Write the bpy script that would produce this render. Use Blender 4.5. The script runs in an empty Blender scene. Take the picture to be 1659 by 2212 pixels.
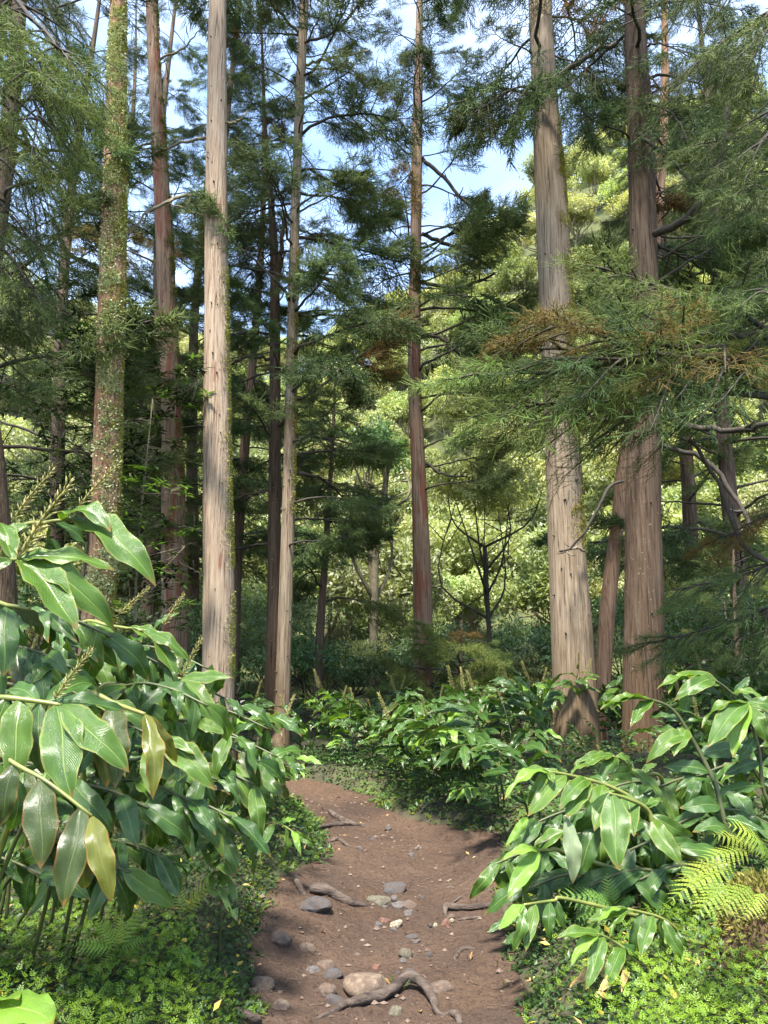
import bpy, math, random
import numpy as np
from mathutils import Vector, Matrix

rad = math.radians
sc = bpy.context.scene
COL = sc.collection
rng = np.random.default_rng(11)
random.seed(11)

# ------------------------------------------------------------------ camera
PITCH = rad(10.4)
CAMZ = 1.6
cam_d = bpy.data.cameras.new('camera')
cam_d.sensor_fit = 'VERTICAL'
cam_d.sensor_height = 36.0
cam_d.lens = 36.0 * 1597.0 / 2212.0
cam_d.clip_start = 0.05
cam_d.clip_end = 2000
cam = bpy.data.objects.new('camera', cam_d)
cam.location = (0, 0, CAMZ)
cam.rotation_euler = (rad(90) + PITCH, 0, 0)
COL.objects.link(cam)
sc.camera = cam

# ------------------------------------------------------------------ light
SUN_EL, SUN_AZ = 66.0, -160.0          # azimuth clockwise from +Y
SUN_STRENGTH, SUN_ANGLE = 4.0, 7.0
SKY_STRENGTH = 0.15
EXPOSURE = 2.1
world = bpy.data.worlds.new('World')
sc.world = world
world.use_nodes = True
wn = world.node_tree
wn.nodes.clear()
w_out = wn.nodes.new('ShaderNodeOutputWorld')
w_bg = wn.nodes.new('ShaderNodeBackground')
w_sky = wn.nodes.new('ShaderNodeTexSky')
w_sky.sky_type = 'NISHITA'
w_sky.sun_disc = False
w_sky.sun_elevation = rad(SUN_EL)
w_sky.sun_rotation = rad(SUN_AZ)
w_sky.air_density = 1.0
w_sky.dust_density = 0.6
w_bg.inputs['Strength'].default_value = SKY_STRENGTH
w_tc = wn.nodes.new('ShaderNodeTexCoord')
w_map = wn.nodes.new('ShaderNodeMapping')
w_map.inputs['Scale'].default_value = (1.0, 1.0, 2.2)
w_no = wn.nodes.new('ShaderNodeTexNoise')
w_no.inputs['Scale'].default_value = 2.6
w_no.inputs['Detail'].default_value = 7
w_no.inputs['Roughness'].default_value = 0.58
w_rp = wn.nodes.new('ShaderNodeValToRGB')
w_rp.color_ramp.elements[0].position = 0.40
w_rp.color_ramp.elements[0].color = (0.02, 0.02, 0.02, 1)
w_rp.color_ramp.elements[1].position = 0.66
w_rp.color_ramp.elements[1].color = (0.34, 0.34, 0.34, 1)
w_mx = wn.nodes.new('ShaderNodeMixRGB')
w_mx.inputs[2].default_value = (3.4, 3.7, 4.2, 1)
L = wn.links.new
L(w_tc.outputs['Generated'], w_map.inputs['Vector'])
L(w_map.outputs['Vector'], w_no.inputs['Vector'])
L(w_no.outputs['Fac'], w_rp.inputs['Fac'])
L(w_rp.outputs['Color'], w_mx.inputs['Fac'])
L(w_sky.outputs['Color'], w_mx.inputs[1])
L(w_mx.outputs['Color'], w_bg.inputs['Color'])
L(w_bg.outputs['Background'], w_out.inputs['Surface'])

sun_d = bpy.data.lights.new('sun', 'SUN')
sun_d.energy = SUN_STRENGTH
sun_d.angle = rad(SUN_ANGLE)
sun_d.color = (1.0, 0.95, 0.86)
sun = bpy.data.objects.new('sun', sun_d)
COL.objects.link(sun)
_a, _e = rad(SUN_AZ), rad(SUN_EL)
SUNV = Vector((math.sin(_a) * math.cos(_e), math.cos(_a) * math.cos(_e), math.sin(_e)))
sun.rotation_euler = SUNV.to_track_quat('Z', 'Y').to_euler()
sun.location = (0, 0, 40)

vs = sc.view_settings
sc.display_settings.display_device = 'sRGB'
vs.view_transform = 'Standard'
vs.look = 'None'
vs.exposure = EXPOSURE
vs.gamma = 1
vs.use_curve_mapping = False
cy = sc.cycles
cy.use_denoising = True
cy.max_bounces = 6
cy.diffuse_bounces = 3
cy.glossy_bounces = 2
cy.transmission_bounces = 3
cy.transparent_max_bounces = 4
cy.caustics_reflective = False
cy.caustics_refractive = False
cy.sample_clamp_indirect = 6.0

# ------------------------------------------------------------------ pixel <-> place (photo measured at 1659 x 2212)
CP, SP = math.cos(PITCH), math.sin(PITCH)
def ray(px, py):
    u = (px - 829.5) / 1597.0
    v = (1106 - py) / 1597.0
    return np.array([u, CP - v * SP, SP + v * CP])
def P(px, py, d):
    r = ray(px, py)
    return np.array([0, 0, CAMZ]) + r * (d / r[1])
def PXM(px, py, d):
    """metres per photo pixel at that place"""
    r = ray(px, py)
    return (d / r[1]) / 1597.0

# ------------------------------------------------------------------ noise
def _h(ix, iy, seed):
    n = (ix.astype(np.int64) * 374761393 + iy.astype(np.int64) * 668265263 + seed * 974634777) & 0x7fffffff
    n = ((n ^ (n >> 13)) * 1274126177) & 0x7fffffff
    return ((n ^ (n >> 16)) & 0xffff) / 65535.0
def vnoise(x, y, seed=0):
    x = np.asarray(x, float); y = np.asarray(y, float)
    ix, iy = np.floor(x), np.floor(y)
    fx, fy = x - ix, y - iy
    fx = fx * fx * (3 - 2 * fx); fy = fy * fy * (3 - 2 * fy)
    a = _h(ix, iy, seed); b = _h(ix + 1, iy, seed); c = _h(ix, iy + 1, seed); d = _h(ix + 1, iy + 1, seed)
    return (a * (1 - fx) + b * fx) * (1 - fy) + (c * (1 - fx) + d * fx) * fy
def fbm(x, y, seed=0, oct=4, gain=0.5):
    s = 0; a = 1; t = 0
    for k in range(oct):
        s = s + a * vnoise(np.asarray(x) * 2 ** k, np.asarray(y) * 2 ** k, seed + k * 17)
        t += a; a *= gain
    return s / t - 0.5
def sm(t):
    t = np.clip(t, 0, 1)
    return t * t * (3 - 2 * t)

# ------------------------------------------------------------------ terrain heights
_rows = [(2420, 490, 1215), (2300, 512, 1170), (2212, 525, 1145), (2100, 535, 1125), (2000, 545, 1100), (1940, 590, 1090), (1900, 660, 1100),
         (1870, 700, 1100), (1840, 702, 1085), (1815, 695, 1010), (1790, 675, 880), (1760, 640, 835), (1735, 622, 825)]
_py, _pl, _pr = [], [], []
for (yy, a, b) in _rows:
    r = ray(829.5, yy); Y = -CAMZ / r[2] * r[1]
    _py.append(Y); _pl.append(P(a, yy, Y)[0]); _pr.append(P(b, yy, Y)[0])
_py = [-6.0, 1.0] + _py + [_py[-1] + 0.7, _py[-1] + 1.6, _py[-1] + 3]
_pl = [-0.7, -0.66] + _pl + [_pl[-1] - 0.7, _pl[-1] - 2.0, _pl[-1] - 4.5]
_pr = [0.8, 0.75] + _pr + [_pr[-1] - 0.5, _pr[-1] - 1.5, _pr[-1] - 4.0]
def path_edges(y):
    n1 = fbm(np.asarray(y) * 3.1, np.asarray(y) * 0 + 3.3, 5, 3) * 0.12
    n2 = fbm(np.asarray(y) * 2.7, np.asarray(y) * 0 + 9.3, 8, 3) * 0.12
    return np.interp(y, _py, _pl) + n1, np.interp(y, _py, _pr) + n2
_EAZ = [-60, -30, -12, 0, 5, 10, 16, 30, 60]
_EEL = [20, 24, 21.5, 23.5, 26.5, 31, 34.5, 36, 36]
def H(x, y):
    x = np.asarray(x, float); y = np.asarray(y, float)
    xl, xr = path_edges(y)
    t = np.maximum(np.maximum(xl - x, x - xr), 0)
    w = np.maximum(xr - xl, 0.4)
    u = np.clip((x - (xl + xr) / 2) / (w / 2), -1.3, 1.3)
    base = 0.07 * u * u + 0.09 * fbm(x * 1.3, y * 1.3, 31, 4)
    base = base + 0.10 * sm((u - 0.25) / 0.75) * np.exp(-((y - 6.0) / 0.8) ** 2)
    base = base + 0.05 * np.exp(-((y - 5.0) / 0.5) ** 2) * sm((-u + 0.1) / 0.8)
    near = 1 - sm((y - 8.6) / 2.5)
    bank = (0.10 + 0.10 * near) * sm(t / 0.45) + 0.22 * near * sm((t - 0.4) / 1.8) + 0.10 * fbm(x * 0.9, y * 0.9, 61, 4) * sm(t / 0.6)
    r = np.hypot(x, y)
    az = np.degrees(np.arctan2(x, y))
    el = np.interp(az, _EAZ, _EEL)
    hr = CAMZ + 66 * np.tan(np.radians(el)) - 2.6
    f = np.clip((r - 21) / 45, 0, 1)
    f = f * f * (1.6 - 0.6 * f)
    hill = hr * f * sm((y - 8) / 14) * (1 - 0.5 * sm((r - 68) / 80))
    hill = hill + 1.6 * fbm(x * 0.09, y * 0.09, 77, 3) * sm((r - 24) / 15)
    return base * (1 - sm(t / 0.6)) + bank + hill
def GP(px, py):
    r = ray(px, py)
    s = 0.5
    o = np.array([0, 0, CAMZ])
    for k in range(4000):
        p = o + r * s
        if p[2] <= float(H(p[0], p[1])):
            break
        s += 0.01
    return o + r * s

# ------------------------------------------------------------------ object helpers
def mesh(name, V, faces, uv=None, tint=None, smooth=True, mats=(), midx=None):
    """faces: list of int arrays (m,k); one mesh made in one go"""
    me = bpy.data.meshes.new(name)
    V = np.asarray(V, np.float32)
    faces = [np.asarray(f, np.int32) for f in faces if len(f)]
    nl = sum(f.size for f in faces); nf = sum(len(f) for f in faces)
    me.vertices.add(len(V)); me.vertices.foreach_set('co', V.ravel())
    me.loops.add(nl); me.polygons.add(nf)
    li = np.concatenate([f.ravel() for f in faces])
    tot = np.concatenate([np.full(len(f), f.shape[1], np.int32) for f in faces])
    st = np.concatenate([[0], np.cumsum(tot)[:-1]]).astype(np.int32)
    me.loops.foreach_set('vertex_index', li)
    me.polygons.foreach_set('loop_start', st)
    me.polygons.foreach_set('loop_total', tot)
    if uv is not None:
        ul = me.uv_layers.new(name='UVMap')
        ul.data.foreach_set('uv', np.asarray(uv, np.float32)[li].ravel())
    if tint is not None:
        at = me.attributes.new('tint', 'FLOAT', 'POINT')
        at.data.foreach_set('value', np.asarray(tint, np.float32))
    for m in mats:
        me.materials.append(m)
    if midx is not None:
        me.polygons.foreach_set('material_index', np.asarray(midx, np.int32))
    me.update(calc_edges=True)
    me.polygons.foreach_set('use_smooth', np.full(nf, bool(smooth)))
    me.validate()
    return me

class MB:
    def __init__(s):
        s.V = []; s.F = {}; s.UV = []; s.T = []; s.n = 0
    def add(s, V, faces, uv=None, tint=None):
        V = np.asarray(V, float)
        for f in faces:
            f = np.asarray(f, int)
            if len(f): s.F.setdefault(f.shape[1], []).append(f + s.n)
        s.V.append(V)
        s.UV.append(np.zeros((len(V), 2)) if uv is None else np.asarray(uv, float))
        s.T.append(np.full(len(V), 0.5) if tint is None else np.broadcast_to(np.asarray(tint, float), (len(V),)))
        s.n += len(V)
    def build(s, name, mat, smooth=True):
        return mesh(name, np.concatenate(s.V), [np.concatenate(v) for v in s.F.values()], np.concatenate(s.UV), np.concatenate(s.T), smooth, [mat])

def link(name, me, parent=None, M=None):
    o = bpy.data.objects.new(name, me)
    COL.objects.link(o)
    if parent is not None:
        o.parent = parent
    if M is not None:
        o.matrix_basis = M
    return o
def tag(o, label, cat, group=None, kind=None):
    if label: o['label'] = label
    if cat: o['category'] = cat
    if group: o['group'] = group
    if kind: o['kind'] = kind
    return o
def thing(name, label, cat, loc=(0, 0, 0), group=None, M=None):
    o = bpy.data.objects.new(name, None)
    o.empty_display_size = 0.1
    COL.objects.link(o)
    if M is not None: o.matrix_basis = M
    else: o.location = [float(q) for q in loc]
    return tag(o, label, cat, group)
def unit(v):
    v = np.asarray(v, float)
    return v / max(np.linalg.norm(v), 1e-9)
def frame(o, x, zhint, sx=1.0, sy=None, sz=None):
    """matrix: local X along x (scaled sx), Z near zhint"""
    x = unit(x); z = np.asarray(zhint, float)
    z = z - x * np.dot(x, z)
    if np.linalg.norm(z) < 1e-4: z = np.cross(x, [0.3, 0.5, 0.8])
    z = unit(z); y = np.cross(z, x)
    sy = sx if sy is None else sy; sz = sx if sz is None else sz
    return Matrix(((x[0] * sx, y[0] * sy, z[0] * sz, o[0]), (x[1] * sx, y[1] * sy, z[1] * sz, o[1]), (x[2] * sx, y[2] * sy, z[2] * sz, o[2]), (0, 0, 0, 1)))
def smooth_line(pts, n):
    """Catmull-Rom through pts (k, m)"""
    p = np.asarray(pts, float)
    p = np.vstack([2 * p[0] - p[1], p, 2 * p[-1] - p[-2]])
    k = len(p) - 3
    t = np.linspace(0, k, n)
    i = np.minimum(t.astype(int), k - 1); f = (t - i)[:, None]
    a, b, c, d = p[i], p[i + 1], p[i + 2], p[i + 3]
    return 0.5 * (2 * b + (c - a) * f + (2 * a - 5 * b + 4 * c - d) * f ** 2 + (3 * b - a - 3 * c + d) * f ** 3)
def tube(pts, rads, sides=6, wob=0.0, seed=1, cap=True):
    p = np.asarray(pts, float); n = len(p)
    rads = np.broadcast_to(np.asarray(rads, float), (n,))
    t = np.gradient(p, axis=0); t /= np.maximum(np.linalg.norm(t, axis=1, keepdims=True), 1e-9)
    ref = np.array([0, 0, 1.0]) if abs(t[0][2]) < 0.8 else np.array([1.0, 0, 0])
    a = np.zeros_like(p); 
    v = unit(np.cross(t[0], ref))
    for i in range(n):
        v = unit(v - t[i] * np.dot(t[i], v)); a[i] = v
    b = np.cross(t, a)
    th = np.linspace(0, 2 * np.pi, sides, endpoint=False)
    rr = rads[:, None] * np.ones(sides)
    if wob:
        rr = rr * (1 + wob * 2 * fbm(np.cos(th)[None, :] * 1.3 + 5 + np.sin(th)[None, :] * 0.9 + np.zeros((n, 1)), np.arange(n)[:, None] * 0.13 + np.zeros(sides), seed, 3))
    V = p[:, None, :] + rr[..., None] * (np.cos(th)[None, :, None] * a[:, None, :] + np.sin(th)[None, :, None] * b[:, None, :])
    V = V.reshape(-1, 3)
    i, j = np.meshgrid(np.arange(n - 1), np.arange(sides), indexing='ij')
    j2 = (j + 1) % sides
    q = np.stack([i * sides + j, i * sides + j2, (i + 1) * sides + j2, (i + 1) * sides + j], -1).reshape(-1, 4)
    F = [q]
    if cap:
        V = np.vstack([V, p[0], p[-1]])
        k = np.arange(sides); k2 = (k + 1) % sides
        F.append(np.stack([k2, k, np.full(sides, n * sides)], -1))
        F.append(np.stack([(n - 1) * sides + k, (n - 1) * sides + k2, np.full(sides, n * sides + 1)], -1))
    uv = np.stack([np.tile(th / (2 * np.pi), n), np.repeat(np.linspace(0, 1, n), sides)], -1)
    if cap: uv = np.vstack([uv, [[0, 0], [0, 1]]])
    return V, F, uv
def quads(p, a, s, l, w, fold=0.0, nrm=None):
    """leaf-shaped quads; p base (n,3), a axis, s side"""
    p = np.asarray(p); n = len(p)
    l = np.broadcast_to(l, (n,))[:, None]; w = np.broadcast_to(w, (n,))[:, None]
    mid = p + a * l * 0.45
    if fold: mid = mid + np.cross(s, a) * w * fold
    V = np.stack([p, mid + s * w * 0.5, p + a * l, mid - s * w * 0.5], 1).reshape(-1, 3)
    F = np.arange(4 * n).reshape(-1, 4)
    uv = np.tile(np.array([[0.5, 0], [1, 0.45], [0.5, 1], [0, 0.45]]), (n, 1))
    return V, F, uv
def rdir(n, r=None):
    r = r or rng
    v = r.normal(size=(n, 3))
    return v / np.linalg.norm(v, axis=1, keepdims=True)
def nrmz(v):
    return v / np.maximum(np.linalg.norm(v, axis=1, keepdims=True), 1e-9)

# ------------------------------------------------------------------ materials
class NT:
    def __init__(s, name):
        s.m = bpy.data.materials.new(name); s.m.use_nodes = True
        s.t = s.m.node_tree; s.t.nodes.clear()
        s.out = s.n('ShaderNodeOutputMaterial')
    def n(s, ty, **kw):
        nd = s.t.nodes.new(ty)
        for k, v in kw.items():
            setattr(nd, k, v)
        return nd
    def l(s, a, b): s.t.links.new(a, b)
    def coord(s, scale=(1, 1, 1), kind='Object'):
        tc = s.n('ShaderNodeTexCoord'); mp = s.n('ShaderNodeMapping'); mp.inputs['Scale'].default_value = scale
        s.l(tc.outputs[kind], mp.inputs['Vector']); return mp.outputs['Vector']
    def noise(s, vec, scale, detail=4, rough=0.55, out='Fac', dist=0.0):
        nd = s.n('ShaderNodeTexNoise'); nd.inputs['Scale'].default_value = scale; nd.inputs['Detail'].default_value = detail
        nd.inputs['Roughness'].default_value = rough; nd.inputs['Distortion'].default_value = dist
        if vec is not None: s.l(vec, nd.inputs['Vector'])
        return nd.outputs[out]
    def ramp(s, fac, stops):
        r = s.n('ShaderNodeValToRGB'); e = r.color_ramp.elements
        while len(e) < len(stops): e.new(0.5)
        for q, (p, c) in zip(e, stops):
            q.position = p; q.color = (c, c, c, 1) if not hasattr(c, '__len__') else (*c, 1)
        s.l(fac, r.inputs['Fac']); return r.outputs['Color']
    def mix(s, fac, a, b, mode='MIX'):
        m = s.n('ShaderNodeMixRGB', blend_type=mode)
        for k, v in ((0, fac), (1, a), (2, b)):
            if hasattr(v, 'is_linked') or hasattr(v, 'links'): s.l(v, m.inputs[k])
            elif k == 0: m.inputs[0].default_value = v
            else: m.inputs[k].default_value = (*v, 1)
        return m.outputs['Color']
    def math(s, op, a, b=0.0, c=None):
        m = s.n('ShaderNodeMath', operation=op)
        for k, v in ((0, a), (1, b)) + (((2, c),) if c is not None else ()):
            if hasattr(v, 'links'): s.l(v, m.inputs[k])
            else: m.inputs[k].default_value = v
        return m.outputs['Value']
    def bump(s, h, strength=0.5, dist=0.01):
        b = s.n('ShaderNodeBump'); b.inputs['Strength'].default_value = strength; b.inputs['Distance'].default_value = dist
        s.l(h, b.inputs['Height']); return b.outputs['Normal']
    def bsdf(s, color, rough=0.6, normal=None, spec=0.5, coat=0.0):
        b = s.n('ShaderNodeBsdfPrincipled')
        if hasattr(color, 'links'): s.l(color, b.inputs['Base Color'])
        else: b.inputs['Base Color'].default_value = (*color, 1)
        if hasattr(rough, 'links'): s.l(rough, b.inputs['Roughness'])
        else: b.inputs['Roughness'].default_value = rough
        b.inputs['Specular IOR Level'].default_value = spec
        if normal is not None: s.l(normal, b.inputs['Normal'])
        return b
    def end(s, sh): s.l(sh, s.out.inputs['Surface']); return s.m
    def leafy(s, color, rough, normal=None, spec=0.5, trans=0.25, tcol=(1.15, 1.2, 0.55)):
        b = s.bsdf(color, rough, normal, spec)
        t = s.n('ShaderNodeBsdfTranslucent')
        c = s.mix(1.0, color, tcol, 'MULTIPLY'); s.l(c, t.inputs['Color'])
        mx = s.n('ShaderNodeMixShader'); mx.inputs[0].default_value = trans
        s.l(b.outputs[0], mx.inputs[1]); s.l(t.outputs[0], mx.inputs[2])
        return s.end(mx.outputs[0])
    def rnd(s): return s.n('ShaderNodeObjectInfo').outputs['Random']
    def attr(s, name='tint'): return s.n('ShaderNodeAttribute', attribute_name=name).outputs['Fac']

def mat_ginger(name, c1, c2, rib, edge=None, rough=0.27, trans=0.22):
    t = NT(name)
    uv = t.n('ShaderNodeTexCoord').outputs['UV']
    sp = t.n('ShaderNodeSeparateXYZ'); t.l(uv, sp.inputs[0])
    u = t.math('ABSOLUTE', t.math('SUBTRACT', sp.outputs['X'], 0.5))
    r = t.rnd()
    col = t.mix(r, c1, c2)
    ov = t.n('ShaderNodeMapping'); t.l(uv, ov.inputs['Vector']); cb = t.n('ShaderNodeCombineXYZ')
    t.l(t.math('MULTIPLY', r, 37.0), cb.inputs['X']); t.l(cb.outputs[0], ov.inputs['Location'])
    blot = t.noise(ov.outputs['Vector'], 3.5, 4)
    col = t.mix(t.ramp(blot, [(0.35, 0.0), (0.75, 0.55)]), col, tuple(x * 1.7 for x in c2))
    # fine parallel side veins running forward from the rib
    vv = t.math('MULTIPLY_ADD', u, -0.55, sp.outputs['Y'])
    wv = t.math('SINE', t.math('MULTIPLY', vv, 230.0))
    col = t.mix(t.math('MULTIPLY', t.math('MULTIPLY_ADD', wv, 0.5, 0.5), 0.16), col, tuple(x * 0.55 for x in c1))
    ribm = t.ramp(u, [(0.010, 1.0), (0.028, 0.0)])
    col = t.mix(t.math('MULTIPLY', ribm, 0.8), col, rib)
    if edge:
        en = t.math('MULTIPLY_ADD', t.noise(ov.outputs['Vector'], 6.0, 3), 0.16, u)
        em = t.ramp(en, [(0.505, 0.0), (0.55, 1.0)])
        col = t.mix(em, col, edge[0])
        em2 = t.ramp(en, [(0.545, 0.0), (0.575, 1.0)])
        col = t.mix(em2, col, edge[1])
    tipn = t.math('MULTIPLY_ADD', t.noise(ov.outputs['Vector'], 5.0, 3), 0.25, sp.outputs['Y'])
    col = t.mix(t.ramp(tipn, [(1.06, 0.0), (1.10, 0.9)]) if False else t.math('MULTIPLY', t.ramp(t.math('SUBTRACT', tipn, 0.5), [(0.545, 0.0), (0.60, 1.0)]), 0.85), col, (0.20, 0.11, 0.03))
    bl = t.noise(ov.outputs['Vector'], 13.0, 2)
    col = t.mix(t.ramp(bl, [(0.735, 0.0), (0.76, 0.7)]), col, (0.16, 0.11, 0.03))
    drop = t.noise(ov.outputs['Vector'], 55.0, 2)
    h = t.math('ADD', t.math('MULTIPLY', wv, 0.35), t.math('ADD', t.math('MULTIPLY', ribm, -2.2), t.math('MULTIPLY', drop, 1.6)))
    nb = t.bump(h, 0.34, 0.006)
    ro = t.math('MULTIPLY_ADD', t.noise(ov.outputs['Vector'], 9.0, 3), 0.36, rough - 0.21)
    return t.leafy(col, ro, nb, 0.45, trans, (1.25, 1.25, 0.4))
M_G = mat_ginger('ginger_leaf_green', (0.020, 0.052, 0.010), (0.044, 0.092, 0.016), (0.15, 0.22, 0.05))
M_GB = mat_ginger('ginger_leaf_bright', (0.042, 0.096, 0.013), (0.072, 0.131, 0.017), (0.202, 0.276, 0.064), edge=((0.138, 0.202, 0.037), (0.184, 0.166, 0.037)), trans=0.28)
M_GY = mat_ginger('ginger_leaf_young', (0.110, 0.215, 0.028), (0.150, 0.260, 0.035), (0.26, 0.34, 0.08), trans=0.32)
M_GO = mat_ginger('ginger_leaf_yellowing', (0.084, 0.100, 0.013), (0.108, 0.116, 0.013), (0.176, 0.168, 0.040), edge=((0.240, 0.176, 0.024), (0.160, 0.056, 0.012)), trans=0.25)
M_GV = mat_ginger('ginger_leaf_olive', (0.028, 0.048, 0.009), (0.042, 0.059, 0.011), (0.096, 0.112, 0.034), edge=((0.101, 0.084, 0.017), (0.101, 0.037, 0.008)), trans=0.12)
M_GP = mat_ginger('ginger_leaf_pale_underside', (0.128, 0.165, 0.083), (0.143, 0.180, 0.090), (0.188, 0.225, 0.120), rough=0.5)

def mat_simple(name, stops, scale=6, rough=0.7, bump=0.0, bscale=30, spec=0.4, trans=0.0, stretch=(1, 1, 1), detail=5, kind='Object'):
    t = NT(name)
    v = t.coord(stretch, kind)
    col = t.ramp(t.noise(v, scale, detail), stops)
    nb = t.bump(t.noise(v, bscale, 6, 0.65), bump, 0.02) if bump else None
    if trans: return t.leafy(col, rough, nb, spec, trans)
    return t.end(t.bsdf(col, rough, nb, spec).outputs[0])
M_STEM = mat_simple('ginger_stem', [(0.3, (0.085, 0.105, 0.022)), (0.6, (0.16, 0.17, 0.04)), (0.8, (0.17, 0.10, 0.03))], 9, 0.4)
M_STEMD = mat_simple('ginger_stem_dark', [(0.3, (0.035, 0.045, 0.014)), (0.7, (0.07, 0.075, 0.025))], 9, 0.45)
M_SPIKE = mat_simple('seed_spike', [(0.3, (0.11, 0.105, 0.028)), (0.55, (0.23, 0.21, 0.06)), (0.75, (0.30, 0.20, 0.09))], 14, 0.5)
M_DEAD = mat_simple('dead_leaf', [(0.3, (0.16, 0.08, 0.03)), (0.55, (0.34, 0.22, 0.08)), (0.8, (0.45, 0.36, 0.12))], 14, 0.6, 0.3)

def mat_foliage(name, dark, light, tip, rough=0.55, trans=0.28, spec=0.3, nscale=1.2):
    t = NT(name)
    a = t.attr('tint')
    col = t.mix(t.math('MULTIPLY', a, 1.0), dark, light)
    n = t.noise(t.coord(), nscale, 3)
    col = t.mix(t.ramp(n, [(0.52, 0.0), (0.72, 0.55)]), col, tip)
    hs = t.n('ShaderNodeHueSaturation')
    r = t.rnd()
    t.l(t.math('MULTIPLY_ADD', r, 0.05, 0.475), hs.inputs['Hue'])
    t.l(t.math('MULTIPLY_ADD', t.math('FRACT', t.math('MULTIPLY', r, 7.31)), 0.7, 0.68), hs.inputs['Value'])
    t.l(col, hs.inputs['Color'])
    return t.leafy(hs.outputs['Color'], rough, None, spec, trans)
M_CED = mat_foliage('cedar_needles', (0.050, 0.083, 0.027), (0.113, 0.167, 0.043), (0.158, 0.178, 0.043))
M_CEDL = mat_foliage('cedar_needles_light', (0.115, 0.165, 0.036), (0.200, 0.255, 0.058), (0.260, 0.265, 0.065))
M_CEDO = mat_foliage('cedar_needles_rusty', (0.090, 0.075, 0.018), (0.200, 0.125, 0.026), (0.320, 0.160, 0.028), nscale=2.2)
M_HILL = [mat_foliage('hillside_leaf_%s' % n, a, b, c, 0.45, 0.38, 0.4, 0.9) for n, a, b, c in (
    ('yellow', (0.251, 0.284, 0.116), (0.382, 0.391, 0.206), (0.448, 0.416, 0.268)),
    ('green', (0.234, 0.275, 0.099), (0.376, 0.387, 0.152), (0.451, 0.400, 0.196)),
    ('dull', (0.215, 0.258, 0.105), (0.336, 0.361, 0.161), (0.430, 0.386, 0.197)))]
M_BUSH = mat_foliage('understory_leaf', (0.047, 0.098, 0.035), (0.113, 0.186, 0.058), (0.166, 0.234, 0.069), 0.4, 0.25, 0.5)
M_LAUR = mat_foliage('laurel_leaf', (0.020, 0.045, 0.017), (0.042, 0.084, 0.025), (0.056, 0.112, 0.028), 0.25, 0.15, 0.6)
M_LAURB = mat_foliage('laurel_leaf_young', (0.060, 0.130, 0.022), (0.095, 0.175, 0.03), (0.10, 0.18, 0.03), 0.3, 0.3, 0.5)
M_PERI = mat_foliage('periwinkle_leaf', (0.026, 0.062, 0.018), (0.062, 0.125, 0.030), (0.100, 0.170, 0.036), 0.42, 0.25, 0.3, 2.5)
M_SELA = mat_foliage('spikemoss', (0.110, 0.175, 0.014), (0.210, 0.290, 0.022), (0.270, 0.330, 0.030), 0.5, 0.35, 0.4, 2.0)
M_YEL = mat_foliage('yellowed_leaflet', (0.26, 0.24, 0.03), (0.36, 0.30, 0.05), (0.30, 0.2, 0.04), 0.45, 0.25, 0.4, 2.0)
M_FERN = mat_foliage('fern_green', (0.102, 0.204, 0.037), (0.162, 0.281, 0.054), (0.187, 0.306, 0.060), 0.5, 0.3)
M_FERNY = mat_foliage('fern_yellow_green', (0.175, 0.265, 0.030), (0.25, 0.33, 0.05), (0.27, 0.33, 0.06), 0.5, 0.35)
M_LICH = mat_foliage('lichen', (0.252, 0.282, 0.144), (0.384, 0.414, 0.228), (0.312, 0.324, 0.144), 0.8, 0.1, 0.2, 6.0)
M_MOSS = mat_foliage('moss', (0.150, 0.165, 0.030), (0.28, 0.27, 0.065), (0.24, 0.20, 0.045), 0.9, 0.1, 0.1, 6.0)

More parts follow.
